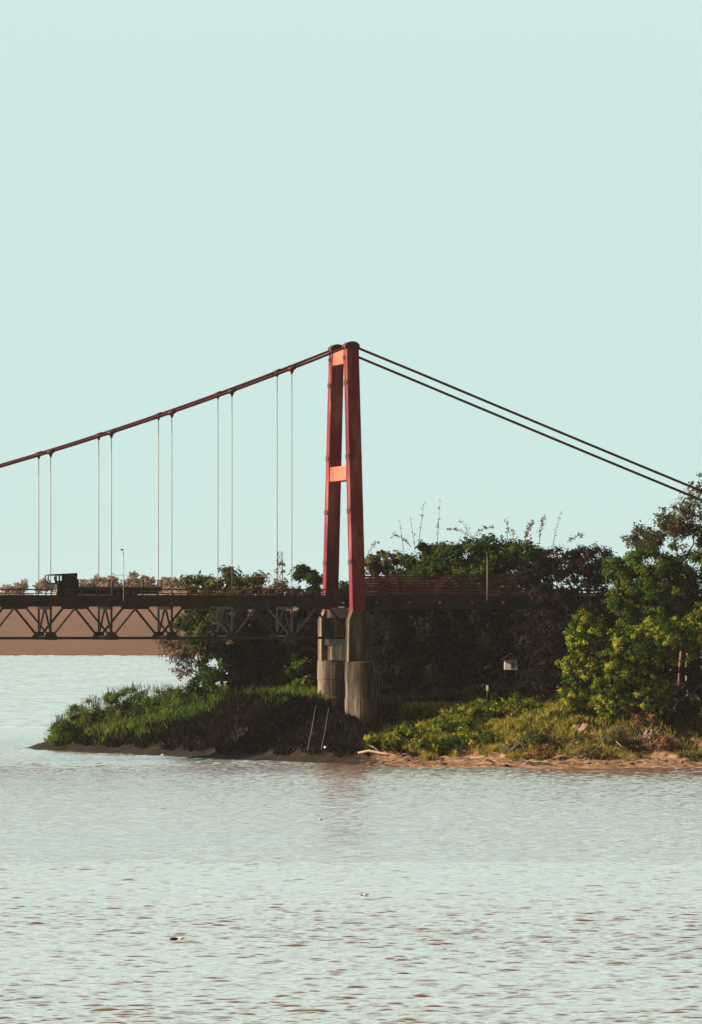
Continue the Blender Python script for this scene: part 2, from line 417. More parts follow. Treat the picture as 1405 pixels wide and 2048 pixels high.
wsheet2 = grid_mesh('river_far', VX, VY, VZ * np.clip(edge, 0, 1), MT['water'])
W = MB(); xa, xb = ks[0], ks[-1]; a0, a1 = 200, 860; a2 = float(rows2[-1]); xc, xd = ks2[0], ks2[-1]
W.add([(-5000, -1500, 0), (5000, -1500, 0), (5000, a0, 0), (xb * a0, a0, 0), (xa * a0, a0, 0), (-5000, a0, 0)], [(0, 1, 2, 3, 4, 5)])
W.add([(-5000, a0, 0), (xa * a0, a0, 0), (xa * a1, a1, 0), (-5000, a1, 0)], [(0, 1, 2, 3)])
W.add([(xb * a0, a0, 0), (5000, a0, 0), (5000, a1, 0), (xb * a1, a1, 0)], [(0, 1, 2, 3)])
W.add([(-5000, a1, 0), (xc * a1, a1, 0), (xc * a2, a2, 0), (-5000, a2, 0)], [(0, 1, 2, 3)])
W.add([(xd * a1, a1, 0), (xb * a1, a1, 0), (5000, a1, 0), (5000, a2, 0), (xd * a2, a2, 0)], [(0, 1, 2, 3, 4)])
W.add([(-5000, a2, 0), (xc * a2, a2, 0), (xd * a2, a2, 0), (5000, a2, 0), (5000, 5200, 0), (-5000, 5200, 0)], [(0, 1, 2, 3, 4, 5)])
w_o = W.build('river_outer', MT['water_outer'])
wsheet.data.materials.append(MT['water_outer']); w_o.data.polygons.foreach_set('material_index', [1] * len(w_o.data.polygons))
# one water object: join the two sheets
import bmesh
bm = bmesh.new(); bm.from_mesh(wsheet.data); bm.from_mesh(w_o.data); bm.from_mesh(wsheet2.data); bm.to_mesh(wsheet.data); bm.free()
bpy.data.objects.remove(w_o); bpy.data.objects.remove(wsheet2)
tag(wsheet, kind='structure')
Gd = MB(); Gd.add([(-5000, -1500, -6), (5000, -1500, -6), (5000, 5200, -6), (-5000, 5200, -6)], [(0, 1, 2, 3)])
tag(Gd.build('ground', MT['soil']), kind='structure')

# ------------------------------------------------------------------ far bank
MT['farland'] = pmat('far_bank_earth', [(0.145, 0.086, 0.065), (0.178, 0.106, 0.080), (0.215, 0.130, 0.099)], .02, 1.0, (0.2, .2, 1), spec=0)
fx = np.linspace(-3000, 3000, 401); fy = np.array([2405, 2418, 2430, 2446, 2470, 2520, 2600, 2800, 3200, 4200.])
prof = np.array([-2, -.3, 1.0, 4, 9, 17, 24, 25, 26, 26.])
FX, FY = np.meshgrid(fx, fy)
rid = 1 + .06 * np.sin(FX * .021) + .05 * np.sin(FX * .057 + 1)
FZ = prof[:, None] * rid
tag(grid_mesh('far_bank_hill', FX, FY + 6 * np.sin(FX * .013), FZ, MT['farland']), kind='structure')

# ------------------------------------------------------------------ the bridge
YAW = math.radians(12.7)
U = Vector((math.cos(YAW), math.sin(YAW), 0)); V_ = Vector((-math.sin(YAW), math.cos(YAW), 0)); ZU = Vector((0, 0, 1))
O = Vector((-0.9, 724.0, 0))
def B(s, v, z): return O + U * s + V_ * v + Vector((0, 0, z))
HALF = 4.35; SP = 7.51
def s_at(px, v=0.0):
    k = (px - CX) / F; q = O + V_ * v
    return (k * q.y - q.x) / (U.x - k * U.y)
DECK = 19.9
bridge = empty('suspension_bridge', O + Vector((0, 0, 5)))
tag(bridge, 'red towered suspension bridge with a dark truss deck crossing the muddy river', 'bridge')
def bbox(mb, s0, s1, v0, v1, z0, z1):
    mb.frame_box(B((s0 + s1) / 2, (v0 + v1) / 2, (z0 + z1) / 2), U * (s1 - s0) / 2, V_ * (v1 - v0) / 2, ZU * (z1 - z0) / 2)
TOP = 51.0
def leg_v(z): return 4.1 + (TOP - z) / (TOP - 19.5) * 3.6
for sg in (-1, 1):
    mb = MB(); rings = []
    for z in (17.6, 25, 35, 45, TOP - .5):
        c = leg_v(z) * sg; hw = .80 + .05 * (TOP - z) / 32; hd = .85
        # bevelled box section
        bev = .07
        pts = [(-hw, -hd + bev), (-hw + bev, -hd), (hw - bev, -hd), (hw, -hd + bev), (hw, hd - bev), (hw - bev, hd), (-hw + bev, hd), (-hw, hd - bev)]
        rings.append([B(a, c + b_, z) for a, b_ in pts])
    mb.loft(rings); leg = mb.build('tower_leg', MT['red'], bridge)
    for z in (46.3, 37.2, 30.5, 24.2):
        q = MB(); c = leg_v(z) * sg; hw = .84 + .05 * (TOP - z) / 32
        bbox(q, -hw - .03, -hw + .12, c - .8, c + .8, z - .28, z + .28); sub(q, 'splice_plate', MT['darkred'], leg)
        q = MB(); q.frame_box(B(0, c, z), U * (hw + .004), V_ * .862, ZU * .035); sub(q, 'seam', MT['darkred'], leg)
    # cable saddle: a rounded cap over the leg
    q = MB(); prof_ = [(-.95, -.52), (-.9, .0), (-.55, .3), (0, .42), (.55, .3), (.88, .0), (.93, -.52)]
    c = leg_v(TOP) * sg
    q.loft([[B(a, c - .9, TOP + zz) for a, zz in prof_], [B(a, c + .9, TOP + zz) for a, zz in prof_]])
    sub(q, 'saddle', MT['darkred'], leg)
    q = MB(); bbox(q, -.95, -.80, c - .55, c + .55, TOP - 1.75, TOP - 1.35); sub(q, 'bracket', MT['darkred'], leg)
for z0, z1 in ((48.75, 50.45), (34.35, 36.1), (17.4, 18.6)):
    mb = MB(); w0, w1 = leg_v((z0 + z1) / 2) - .8, leg_v((z0 + z1) / 2) - .8
    bbox(mb, -.62, .62, -w0, w1, z0, z1)
    cb = mb.build('tower_crossbeam', MT['redbeam'] if z0 > 20 else MT['darkred'], bridge)  # lowest beam in darker red, deck shade put into its colour
    for sv in (-1, 1):
        q = MB(); bbox(q, -.66, -.60, sv * (w0 - .75) - .05, sv * (w0 - .75) + .05, z0 + .02, z1 - .02); sub(q, 'stiffener', MT['darkred'], cb)
    q = MB(); bbox(q, -.70, .70, -w0 + .02, w1 - .02, z0 - .10, z0 - .003); sub(q, 'flange', MT['darkred'], cb)
# piers
for sg in (-1, 1):
    c = leg_v(18) * sg; ctr = B(0.25, c, 0)
    def ring(r, z, n=28): return [ctr + Vector((math.cos(2 * math.pi * i / n) * r, math.sin(2 * math.pi * i / n) * r, z)) for i in range(n)]
    mb = MB(); mb.loft([ring(1.88, 2), ring(1.88, 7.4), ring(1.80, 7.43), ring(1.80, 9.6), ring(1.86, 9.63), ring(1.86, 11.1), ring(1.82, 11.14), ring(1.82, 11.9), ring(1.6, 12.0)])
    pier = mb.build('pier', MT['conc'], bridge)
    pm = MB(); r_ = []
    for z, h0, h1 in ((11.9, 1.42, 1.05), (17.1, 1.42, 1.05), (18.3, .9, .95)):
        r_.append([B(.1 - h0, c - h1, z), B(.1 + h0, c - h1, z), B(.1 + h0, c + h1, z), B(.1 - h0, c + h1, z)])
    pm.loft(r_); sub(pm, 'pedestal', MT['conc'], pier)
w0 = leg_v(18) - 1.05
mb = MB(); bbox(mb, -.55, .55, -w0, w0, 12.05, 13.9); mb.build('cross_wall', MT['conc'], bridge)
mb = MB(); bbox(mb, -.9, .9, -w0, w0, 13.9, 14.8); mb.build('bearing_beam', MT['steel'], bridge)
for s_, v_ in ((2.0, -9.3), (2.45, -9.0)):
    mb = MB(); p = B(s_, v_, 0); g0 = ground_z(p.x, p.y)
    mb.tube([p + ZU * (g0 - .2), p + ZU * 8, p + ZU * 11], .07, 6); mb.build('drain_pipe', MT['palesteel'], bridge)
# cables
N_L = 10
def cab_z(i): return 50.95 - 3.05 * i + 0.075 * i * i
for sg in (-1, 1):
    pts = []
    for j in range(-20, 0):
        i = -j * 13 / 20; pts.append(B(-i * SP, sg * HALF, cab_z(i)))
    pts.append(B(0, sg * leg_v(TOP), TOP - .05))
    for j in range(1, 13):
        s_ = j * 9; pts.append(B(s_, sg * (HALF - .1), TOP - .39 * s_ + .35 * math.sin(math.pi * -s_ / 108) ))
    mb = MB(); mb.tube(pts, .165, 8); cab = mb.build('main_cable', MT['cable'], bridge)
    for i in range(1, N_L + 1):
        z = cab_z(i); s_ = -i * SP
        q = MB(); sl = Vector((U.x, U.y, 0)) * .42 + ZU * .42 * (3.05 - .15 * i) / SP
        c0 = B(s_, sg * HALF, z); q.tube([c0 - sl, c0 + sl], .24, 8)
        q.loft([[c0 + U * a + V_ * b_ + ZU * -.1 for a, b_ in ((-.3, -.1), (.3, -.1), (.3, .1), (-.3, .1))],
                [c0 + U * a + V_ * b_ + ZU * -.7 for a, b_ in ((-.07, -.06), (.07, -.06), (.07, .06), (-.07, .06))]])
        sub(q, 'cable_clamp', MT['darkred'], cab)
        q = MB(); q.tube([B(s_, sg * HALF, z - .5), B(s_, sg * HALF, DECK - 1.0)], .048, 6); q.build('hanger', MT['hanger'], bridge)
# stiffening truss
S0, S1 = -N_L * SP - 3.5, -.95
ZB, ZT = 14.86, 18.72
for sg in (-1, 1):
    mb = MB(); v_ = sg * HALF
    bbox(mb, S0, S1, v_ - .2, v_ + .2, ZT, ZT + .38); tr_ = mb.build('stiffening_truss', MT['steel'], bridge)
    mb = MB(); bbox(mb, S0, S1, v_ - .16, v_ + .16, ZB - .15, ZB + .14); sub(mb, 'bottom_chord', MT['steel'], tr_)
    for i in range(1, N_L + 1):
        s_ = -i * SP
        for dsg in (-1, 1):
            q = MB(); q.bar(B(s_ + dsg * .25, v_, ZB + .3), B(s_ + dsg * 3.2, v_, ZT + .05), .24, .26 if sg > 0 else .22)
            sub(q, 'diagonal', MT['steel'] if (sg > 0 or i > 2 and dsg < 0) else MT['palesteel'], tr_)  # near diagonals take the paler steel to look sunlit
        q = MB(); bbox(q, s_ - .11, s_ + .11, v_ - .13, v_ + .13, ZB + .1, ZT + .1); sub(q, 'vertical', MT['steel'] if i > 2 else MT['palesteel'], tr_)  # verticals next to the tower coloured paler to look sunlit
        q = MB(); q.loft([[B(s_ + a, v_ + e, zz) for a, zz in ((-.75, ZB - .22), (.75, ZB - .22), (.8, ZB + .2), (.4, ZB + .75), (-.4, ZB + .75), (-.8, ZB + .2))] for e in (-.24, .24)])
        sub(q, 'gusset', MT['steel'], tr_)
        q = MB(); q.loft([[B(s_ + SP / 2 + a, v_ + e, zz) for a, zz in ((-1.0, ZT - .004), (1.0, ZT - .004), (.8, ZT - .32), (-.8, ZT - .32))] for e in (-.22, .22)])
        sub(q, 'gusset', MT['steel'], tr_)
    q = MB(); q.bar(B(-3.0, v_, ZT), B(-.95, v_, ZB + 1.6), .24, .24); sub(q, 'diagonal', MT['steel'], tr_)
for i in range(1, N_L + 1):
    s_ = -i * SP
    for sg in (-1, 1):
        q = MB(); q.bar(B(s_ + .02 * sg, sg * .18, ZT - .1), B(s_ + .02 * sg, sg * (HALF - .25), ZB + .75), .2, .26); q.build('sway_brace', MT['steel'], bridge)
    q = MB(); bbox(q, s_ - .22, s_ + .22, -HALF + .24, HALF - .24, ZB - .2, ZB + .3); q.build('bottom_strut', MT['steel'], bridge)
    q = MB(); bbox(q, s_ - .2, s_ + .2, -HALF + .24, HALF - .24, ZT - .35, ZT + .34); q.build('floor_beam', MT['steel'], bridge)
    # bottom lateral bracing between nodes
    q = MB(); q.bar(B(s_ + .3, -HALF + .3, ZB), B(s_ + SP - .3 if i > 1 else -1.2, HALF - .3, ZB), .12, .12); q.build('lateral_brace', MT['steel'], bridge)
# deck
E1 = 62.0
mb = MB(); bbox(mb, S0, E1, -4.95, 4.95, DECK - .32, DECK); deck = mb.build('deck', MT['deckc'], bridge)
for v_ in (-3.2, -1.1, 1.1, 3.2):
    q = MB(); bbox(q, S0, S1, v_ - .12, v_ + .12, ZT + .40, DECK - .33); sub(q, 'stringer', MT['steel'], deck)
for sg in (-1, 1):
    q = MB(); bbox(q, S0, E1, sg * 4.75 - .17, sg * 4.75 + .17, DECK + .003, DECK + .22); sub(q, 'curb', MT['deckc'], deck)
    q = MB(); bbox(q, S0, E1, sg * 5.06 - .08, sg * 5.06 + .08, DECK - .62, DECK - .03); sub(q, 'fascia_beam', MT['steel'], deck)
    q = MB(); bbox(q, S0, S1, sg * 4.99 - .14, sg * 4.99 + .14, DECK - 1.12, DECK - .75); sub(q, 'utility_pipe', MT['steel'], deck)
    mb = MB(); v_ = sg * 4.8
    bbox(mb, S0, E1, v_ - .06, v_ + .06, DECK + .86, DECK + .98); rl = mb.build('railing', MT['rail'], bridge)
    q = MB(); bbox(q, S0, E1, v_ - .04, v_ + .04, DECK + .40, DECK + .47); sub(q, 'mid_rail', MT['rail'], rl)
    q = MB(); bbox(q, S0, E1, v_ - .04, v_ + .04, DECK + .62, DECK + .66); sub(q, 'mid_rail', MT['rail'], rl) if False else None
    ss = -8 * SP
    post = None
    while ss < 46:
        if post is None:
            q = MB(); bbox(q, ss - .055, ss + .055, v_ - .06, v_ + .06, DECK + .22, DECK + .879); post = sub(q, 'railing_post', MT['rail'], rl); base_s = ss
        else:
            c_ = post.copy(); COL.objects.link(c_); c_.location = U * (ss - base_s)
        ss += SP / 4
MT['rustrail'] = pmat('rusty_guard_rail', [(0.10, 0.035, 0.028), (0.19, 0.07, 0.05)], .8, .8)
for v_ in (-4.9, 4.9):
    for z0, z1 in ((.10, .30), (.50, .66)):
        mb = MB(); bbox(mb, 1.2, E1, v_ - .05, v_ + .02, DECK + z0 + .25, DECK + z1 + .25); mb.build('guard_rail', MT['rustrail'], bridge)
mb = MB(); SV = 5.25; zf = DECK + 2.95
bbox(mb, 2.0, 26.5, SV - .04, SV + .04, zf - .12, zf); scr = mb.build('slatted_screen', MT['rustrail'], bridge)
for k_ in range(1, 8):
    q = MB(); bbox(q, 2.0, 26.5, SV - .02, SV + .02, zf - .12 - k_ * .34, zf + .06 - k_ * .34); sub(q, 'screen_slat', MT['rustrail'], scr)
for k_ in range(9):
    q = MB(); ss = 2.0 + k_ * 3.06; bbox(q, ss - .05, ss + .05, SV + .021, SV + .12, DECK - .3, zf); sub(q, 'screen_post', MT['rail'], scr)
# approach girders, pier caps and orange markers
for v_ in (-4.2, -1.4, 1.4, 4.2):
    mb = MB(); bbox(mb, 1.05, E1, v_ - .2, v_ + .2, DECK - 1.55, DECK - .33); mb.build('approach_girder', MT['steel'], bridge)
for s_ in (28, 46):
    for v_ in (-3.4, 3.4):
        p = B(s_, v_, 0); mb = MB(); bbox(mb, s_ - .55, s_ + .55, v_ - .55, v_ + .55, ground_z(p.x, p.y) - .5, DECK - 2.3); mb.build('approach_column', MT['conc'], bridge)
    mb = MB(); bbox(mb, s_ - .7, s_ + .7, -4.6, 4.6, DECK - 2.3, DECK - 1.56); mb.build('column_cap', MT['conc'], bridge)
for px in (754, 820, 880, 945, 1007):
    s_ = s_at(px, -5.16); mb = MB()
    mb.tube([B(s_, -5.142, DECK - 1.02 + .35), B(s_, -5.20, DECK - 1.02 + .35)], .17 if px in (880, 1007) else .1, 12, smooth=False); mb.build('reflector', MT['orange'], bridge)

# lamps on the bridge
def lamp(px, v_, pytop, label, side):
    s_ = s_at(px, v_); b0 = B(s_, v_, DECK - .55); Y = b0.y
    ztop = H - (pytop - HY) * Y / F
    r = empty('street_lamp', b0); tag(r, label, 'street lamp', 'lamps on the bridge')
    mb = MB(); mb.tube([b0, b0 + ZU * 2, Vector((b0.x, b0.y, ztop - .7))], [.055, .042, .035], 8); mb.build('pole', MT['lamp'], r)
    t = Vector((b0.x, b0.y, ztop - .7)); e = t - U * .2 + ZU * .66
    mb = MB(); mb.tube([t - ZU * .1, t - U * .06 + ZU * .4, e], .04, 6); mb.build('arm', MT['lamp'], r)
    mb = MB(); mb.loft([[e + U * a * w + V_ * b_ * w + ZU * z for a, b_ in ((-.16, -.1), (.16, -.1), (.16, .1), (-.16, .1))] for z, w in ((-.06, 1.2), (.05, 1.0), (.1, .5))]); mb.build('lamp_head', MT['rail'], r)
    mb = MB(); mb.frame_box(b0 + ZU * .1, U * .16, V_ * .12, ZU * .14); mb.build('base_plate', MT['rail'], r)
    return r
l1 = lamp(247.5, -5.27, 1099, 'slender street lamp on the bridge rail in front of the long truck', -1)
q = MB(); b0 = l1.location; q.bar(Vector((b0.x, b0.y, 22.55)), Vector((b0.x, b0.y, 22.55)) - U * 1.15, .05, .05); q.build('side_bracket', MT['lamp'], l1)
lamp(975, -5.27, 1102, 'slender street lamp on the approach rail in front of dark green trees', -1)

# ------------------------------------------------------------------ truck on the deck, heading to the left
TV = 1.3
def ts(px): return s_at(px, TV)
def tz(py): return H - (py - HY) * (O.y - 33 * U.y) / F
t0 = B(ts(205), TV, DECK)
truck = empty('cargo_truck', t0); tag(truck, 'long dark cargo truck with tan low sided bed driving over the bridge', 'truck')
HWD = 1.2
def tb(mb, pa, pb, ya, yb, v0=-HWD, v1=HWD):
    bbox(mb, ts(pa), ts(pb), TV + v0, TV + v1, tz(ya), tz(yb))
mb = MB(); prof_ = [(112, 1191), (111, 1169), (117, 1166), (151, 1166), (151, 1191)]
mb.loft([[B(ts(a), TV + e, tz(b_)) for a, b_ in prof_] for e in (-HWD, HWD)]); cabb = mb.build('cab', MT['truckbody'], truck)
for e0, e1 in ((-HWD, -HWD + .09), (HWD - .09, HWD)):
    q = MB(); tb(q, 126.5, 151, 1165.9, 1150.5, e0, e1); sub(q, 'door', MT['truckbody'], cabb)
    q = MB(); tb(q, 114, 117.2, 1166.5, 1151, e0, e1); sub(q, 'pillar', MT['truckbody'], cabb)
    q = MB(); tb(q, 117.2, 126.5, 1165.8, 1161.5, e0, e1); sub(q, 'door_sill', MT['truckbody'], cabb)
    q = MB(); q.bar(B(ts(94), TV + (e0 + e1) / 2, tz(1150.5)), B(ts(93.2), TV + (e0 + e1) / 2, tz(1158)), .08, .13); q.bar(B(ts(93.2), TV + (e0 + e1) / 2, tz(1157.5)), B(ts(99), TV + (e0 + e1) / 2, tz(1167)), .08, .13)
    q.bar(B(ts(98.5), TV + (e0 + e1) / 2, tz(1166.5)), B(ts(115), TV + (e0 + e1) / 2, tz(1168)), .08, .13); sub(q, 'windscreen_frame', MT['truckbody'], cabb)
q = MB(); q.loft([[B(ts(a), TV + e, tz(b_)) for a, b_ in ((93, 1151.5), (95, 1149), (151, 1146), (152, 1151.3))] for e in (-HWD - .02, HWD + .02)]); sub(q, 'roof', MT['truckbody'], cabb)
q = MB(); tb(q, 150, 151.6, 1166, 1150, -HWD + .1, HWD - .1); sub(q, 'rear_wall', MT['truckbody'], cabb)
q = MB(); q.loft([[B(ts(a), TV + e, tz(b_)) for a, b_ in ((94.3, 1151), (93.9, 1157.6), (99.3, 1166.3), (99.9, 1166.0), (94.6, 1157.4), (95, 1151))] for e in (-HWD + .12, HWD - .12)]); sub(q, 'windscreen', MT['glass'], cabb)
q = MB(); q.tube([B(ts(107), TV - HWD - .25, tz(1152)), B(ts(105), TV - HWD - .28, tz(1156)), B(ts(107), TV - HWD - .25, tz(1166))], .06, 6); sub(q, 'mirror_arm', MT['truckbody'], cabb)
q = MB(); q.frame_box(B(ts(105), TV - HWD - .28, tz(1157)), U * .07, V_ * .1, ZU * .22); sub(q, 'mirror', MT['truckbody'], cabb)
q = MB(); tb(q, 109.6, 111, 1190, 1184, -HWD - .03, HWD + .03); sub(q, 'bumper', MT['rim'], cabb)
for e in (-.85, .85):
    q = MB(); q.tube([B(ts(111.4), TV + e, tz(1181)), B(ts(110.4), TV + e, tz(1181))], .13, 10); sub(q, 'headlight', MT['white'], cabb)
mb = MB(); tb(mb, 118, 316, 1188, 1183.5, -.5, .5); mb.build('chassis', MT['truckbody'], truck)
mb = MB(); tb(mb, 152.5, 320, 1183, 1175.2, -HWD, HWD); mb.build('bed_frame', MT['truckbody'], truck)
mb = MB(); tb(mb, 153, 244, 1189.6, 1182.9, -HWD + .12, -HWD + .5); tb(mb, 153, 244, 1189.6, 1182.9, HWD - .5, HWD - .12); mb.build('side_guard', MT['truckbody'], truck)
for e0, e1 in ((-HWD, -HWD + .07), (HWD - .07, HWD)):
    mb = MB(); tb(mb, 152.5, 319.5, 1175, 1173, e0, e1); bs = mb.build('bed_side', MT['trucktan'], truck)
    for ya in ():
        q = MB(); tb(q, 152.5, 319.5, ya, ya - 1.0, e0 + .012, e1 - .012); sub(q, 'slat', MT['trucktan'], bs)
    for px in (153, 185, 222, 246, 283, 319):
        q = MB(); tb(q, px - .9, px + .9, 1175.3, 1159.6, e0 - .05, e1 + .05); sub(q, 'stake', MT['truckbody'], bs)
    q = MB(); tb(q, 153, 319, 1160.2, 1159.4, e0 - .02, e1 + .02); sub(q, 'top_rail', MT['truckbody'], bs)
mb = MB(); tb(mb, 319, 320.2, 1175, 1160, -HWD + .08, HWD - .08); mb.build('tailboard', MT['truckbody'], truck)
mb = MB(); tb(mb, 152, 153, 1175, 1158, -HWD + .08, HWD - .08); mb.build('headboard', MT['truckbody'], truck)
for px in (128, 233, 253, 263):
    for e in (-HWD + .02, HWD - .3):
        c0 = B(ts(px), TV + e, DECK + .5); mb = MB()
        n = 20; R_ = [(.28, 0), (.46, .0), (.5, .05), (.5, .23), (.46, .28), (.28, .28)]
        mb.loft([[c0 + (U * math.cos(2 * math.pi * i / n) + ZU * math.sin(2 * math.pi * i / n)) * r + V_ * d for i in range(n)] for r, d in R_], cap=False, smooth=True)
        w_ = mb.build('wheel', MT['rubber'], truck)
        q = MB(); q.loft([[c0 + (U * math.cos(2 * math.pi * i / n) + ZU * math.sin(2 * math.pi * i / n)) * .285 + V_ * d for i in range(n)] for d in (.04, .24)]); sub(q, 'rim', MT['rim'], w_)

# ------------------------------------------------------------------ trees beyond and under the bridge
tree('spiky_tree', 'spiky brown and green tree crown rising behind the deck between two pairs of hangers', 'tree',
     [(448, 1165, 45, 34), (402, 1172, 36, 22), (492, 1166, 38, 26), (450, 1215, 60, 50)], 778, 5200, .42, LM['olive'], clump=.75, shell=.25, aspect=.32, up=.1)
tree('round_tree', 'round dark green tree showing above the deck just beside the far tower leg', 'tree',
     [(618, 1158, 30, 38), (632, 1205, 30, 40), (690, 1180, 18, 20)], 782, 5200, .27, LM['deep'], base=(622, 0), clump=.8)
tree('leaning_tree', 'thin pinkish tree with sparse twigs leaning out over the pale river', 'tree',
     [(372, 1318, 30, 34), (340, 1284, 40, 22), (352, 1345, 26, 20), (392, 1285, 30, 34)], 757, 3400, .17, LM['pink'], base=(432, 0), clump=.55, shell=.1, sparse=True, bark='bark', trunk_r=.14)
tree('green_tree', 'mid green tree under the truss between leaning twigs and darker trees', 'tree',
     [(408, 1262, 46, 46), (425, 1330, 36, 50), (380, 1240, 34, 26), (408, 1372, 34, 26)], 752, 7500, .22, LM['deep'], clump=.7)
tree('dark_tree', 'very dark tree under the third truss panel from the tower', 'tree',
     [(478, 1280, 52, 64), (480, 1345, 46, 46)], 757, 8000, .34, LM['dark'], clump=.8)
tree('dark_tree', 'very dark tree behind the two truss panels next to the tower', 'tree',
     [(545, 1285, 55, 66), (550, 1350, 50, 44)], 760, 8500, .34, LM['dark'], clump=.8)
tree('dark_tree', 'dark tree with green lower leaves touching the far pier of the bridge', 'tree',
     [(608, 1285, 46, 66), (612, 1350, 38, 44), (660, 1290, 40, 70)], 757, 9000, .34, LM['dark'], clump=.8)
tree('leafy_bush', 'green bush at the foot of the far bridge pier', 'bush', [(603, 1345, 22, 36)], 748, 1500, .26, LM['green'], clump=.6, trunk_r=.1, foliage='foliage')
tree('dry_bush', 'long dry brown bush seen through the bridge rail beside the spiky tree', 'bush',
     [(400, 1186, 34, 13), (470, 1188, 50, 13), (545, 1182, 40, 16), (600, 1188, 34, 12)], 764, 3600, .26, LM['brown'], clump=.6, trunk_r=.12, foliage='foliage', gz=0)
tree('loose_tree', 'pale loose green tree showing just past the tower above the approach deck', 'tree',
     [(758, 1128, 32, 34), (796, 1138, 34, 30), (770, 1170, 48, 44), (812, 1150, 40, 34)], 780, 6000, .34, LM['olive'], clump=.75, shell=.2)
tree('domed_tree', 'small dome shaped green tree among tall bare stalks behind the approach', 'tree',
     [(845, 1112, 34, 36), (850, 1165, 50, 40)], 776, 10500, .28, LM['deep'], clump=.8)
tree('broad_tree', 'broad green tree forming the highest mound behind the approach lamp', 'tree',
     [(950, 1112, 58, 40), (1012, 1106, 56, 36), (1060, 1118, 44, 36), (905, 1130, 42, 40), (980, 1160, 100, 44), (880, 1155, 50, 36)], 772, 26000, .28, LM['deep'], clump=.85)
for px, lab in ((785, 'rust brown bush behind the approach rail beside the near tower leg'), (880, 'rust brown bush behind the approach rail under the broad tree'), (1000, 'rust brown bush behind the approach rail next to the lamp')):
    tree('rusty_bush', lab, 'bush', [(px - 26, 1180, 38, 22), (px + 22, 1178, 40, 24), (px, 1204, 60, 28)], 757, 3000, .3, LM['rust'], clump=.7, trunk_r=.12, foliage='foliage')
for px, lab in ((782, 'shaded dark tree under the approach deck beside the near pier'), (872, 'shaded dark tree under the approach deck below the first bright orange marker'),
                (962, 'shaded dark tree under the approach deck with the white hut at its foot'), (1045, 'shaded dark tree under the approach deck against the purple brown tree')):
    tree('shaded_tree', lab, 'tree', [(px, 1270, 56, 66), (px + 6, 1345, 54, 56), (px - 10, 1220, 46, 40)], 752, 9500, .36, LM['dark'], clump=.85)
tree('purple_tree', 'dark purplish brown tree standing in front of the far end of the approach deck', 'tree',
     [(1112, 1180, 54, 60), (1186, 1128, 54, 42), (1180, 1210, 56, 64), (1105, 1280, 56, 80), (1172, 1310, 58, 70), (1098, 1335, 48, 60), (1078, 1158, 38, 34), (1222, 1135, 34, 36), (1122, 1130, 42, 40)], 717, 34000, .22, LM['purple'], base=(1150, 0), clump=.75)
tree('sparse_tree', 'tall sparse tree with thin brown twigs beneath the side cables', 'tree',
     [(1352, 1050, 46, 46), (1290, 1078, 40, 34), (1395, 992, 40, 40), (1420, 1060, 40, 60), (1272, 1075, 34, 34)], 744, 9000, .2, LM['olive'], base=(1360, 0), clump=.6, shell=.1, sparse=True, bark='twig', trunk_r=.28)
tree('rounded_tree', 'rounded leafy green tree directly beneath the sparse twiggy tree', 'tree',
     [(1282, 1142, 62, 52), (1258, 1205, 46, 48), (1320, 1190, 60, 54), (1242, 1142, 36, 38)], 710, 26000, .19, LM['green'], clump=.7)
tree('tall_tree', 'tall green tree with a few yellow leaves below the sparse twiggy crown', 'tree',
     [(1375, 1145, 56, 56), (1420, 1190, 60, 70), (1360, 1230, 60, 50)], 713, 24000, .19, LM['green'], clump=.75, bark='palebark')
tree('leafy_bush', 'big yellow green bush overhanging the sandy shore', 'bush',
     [(1268, 1300, 66, 54), (1345, 1280, 66, 52), (1235, 1355, 66, 44), (1300, 1385, 56, 44), (1405, 1260, 50, 50), (1235, 1410, 46, 30)], 698, 64000, .15, LM['bright'], clump=.38, trunk_r=.16, foliage='foliage')
tree('leafy_bush', 'yellow green bush between purple brown tree and the big bush', 'bush',
     [(1172, 1270, 42, 50), (1160, 1345, 42, 46), (1150, 1400, 40, 30)], 700, 20000, .15, LM['bright'], clump=.38, trunk_r=.14, foliage='foliage')
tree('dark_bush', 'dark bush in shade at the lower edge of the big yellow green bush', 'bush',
     [(1395, 1370, 46, 62), (1360, 1420, 40, 40)], 702, 4400, .25, LM['dark'], clump=.7, trunk_r=.14, foliage='foliage')  # dark leaves put shade below the big bush

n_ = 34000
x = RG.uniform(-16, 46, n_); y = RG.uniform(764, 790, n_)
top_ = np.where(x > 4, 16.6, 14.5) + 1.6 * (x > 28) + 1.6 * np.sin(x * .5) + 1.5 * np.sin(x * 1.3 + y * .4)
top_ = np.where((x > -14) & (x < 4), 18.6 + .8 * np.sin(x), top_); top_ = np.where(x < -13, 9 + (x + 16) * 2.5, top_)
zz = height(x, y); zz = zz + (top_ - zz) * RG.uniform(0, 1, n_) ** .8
tag(quads_object('dark_thicket', leaf_quads(np.stack([x, y, zz], -1), .55, .6), RG.uniform(0, .8, n_), LM['dark']), kind='stuff')

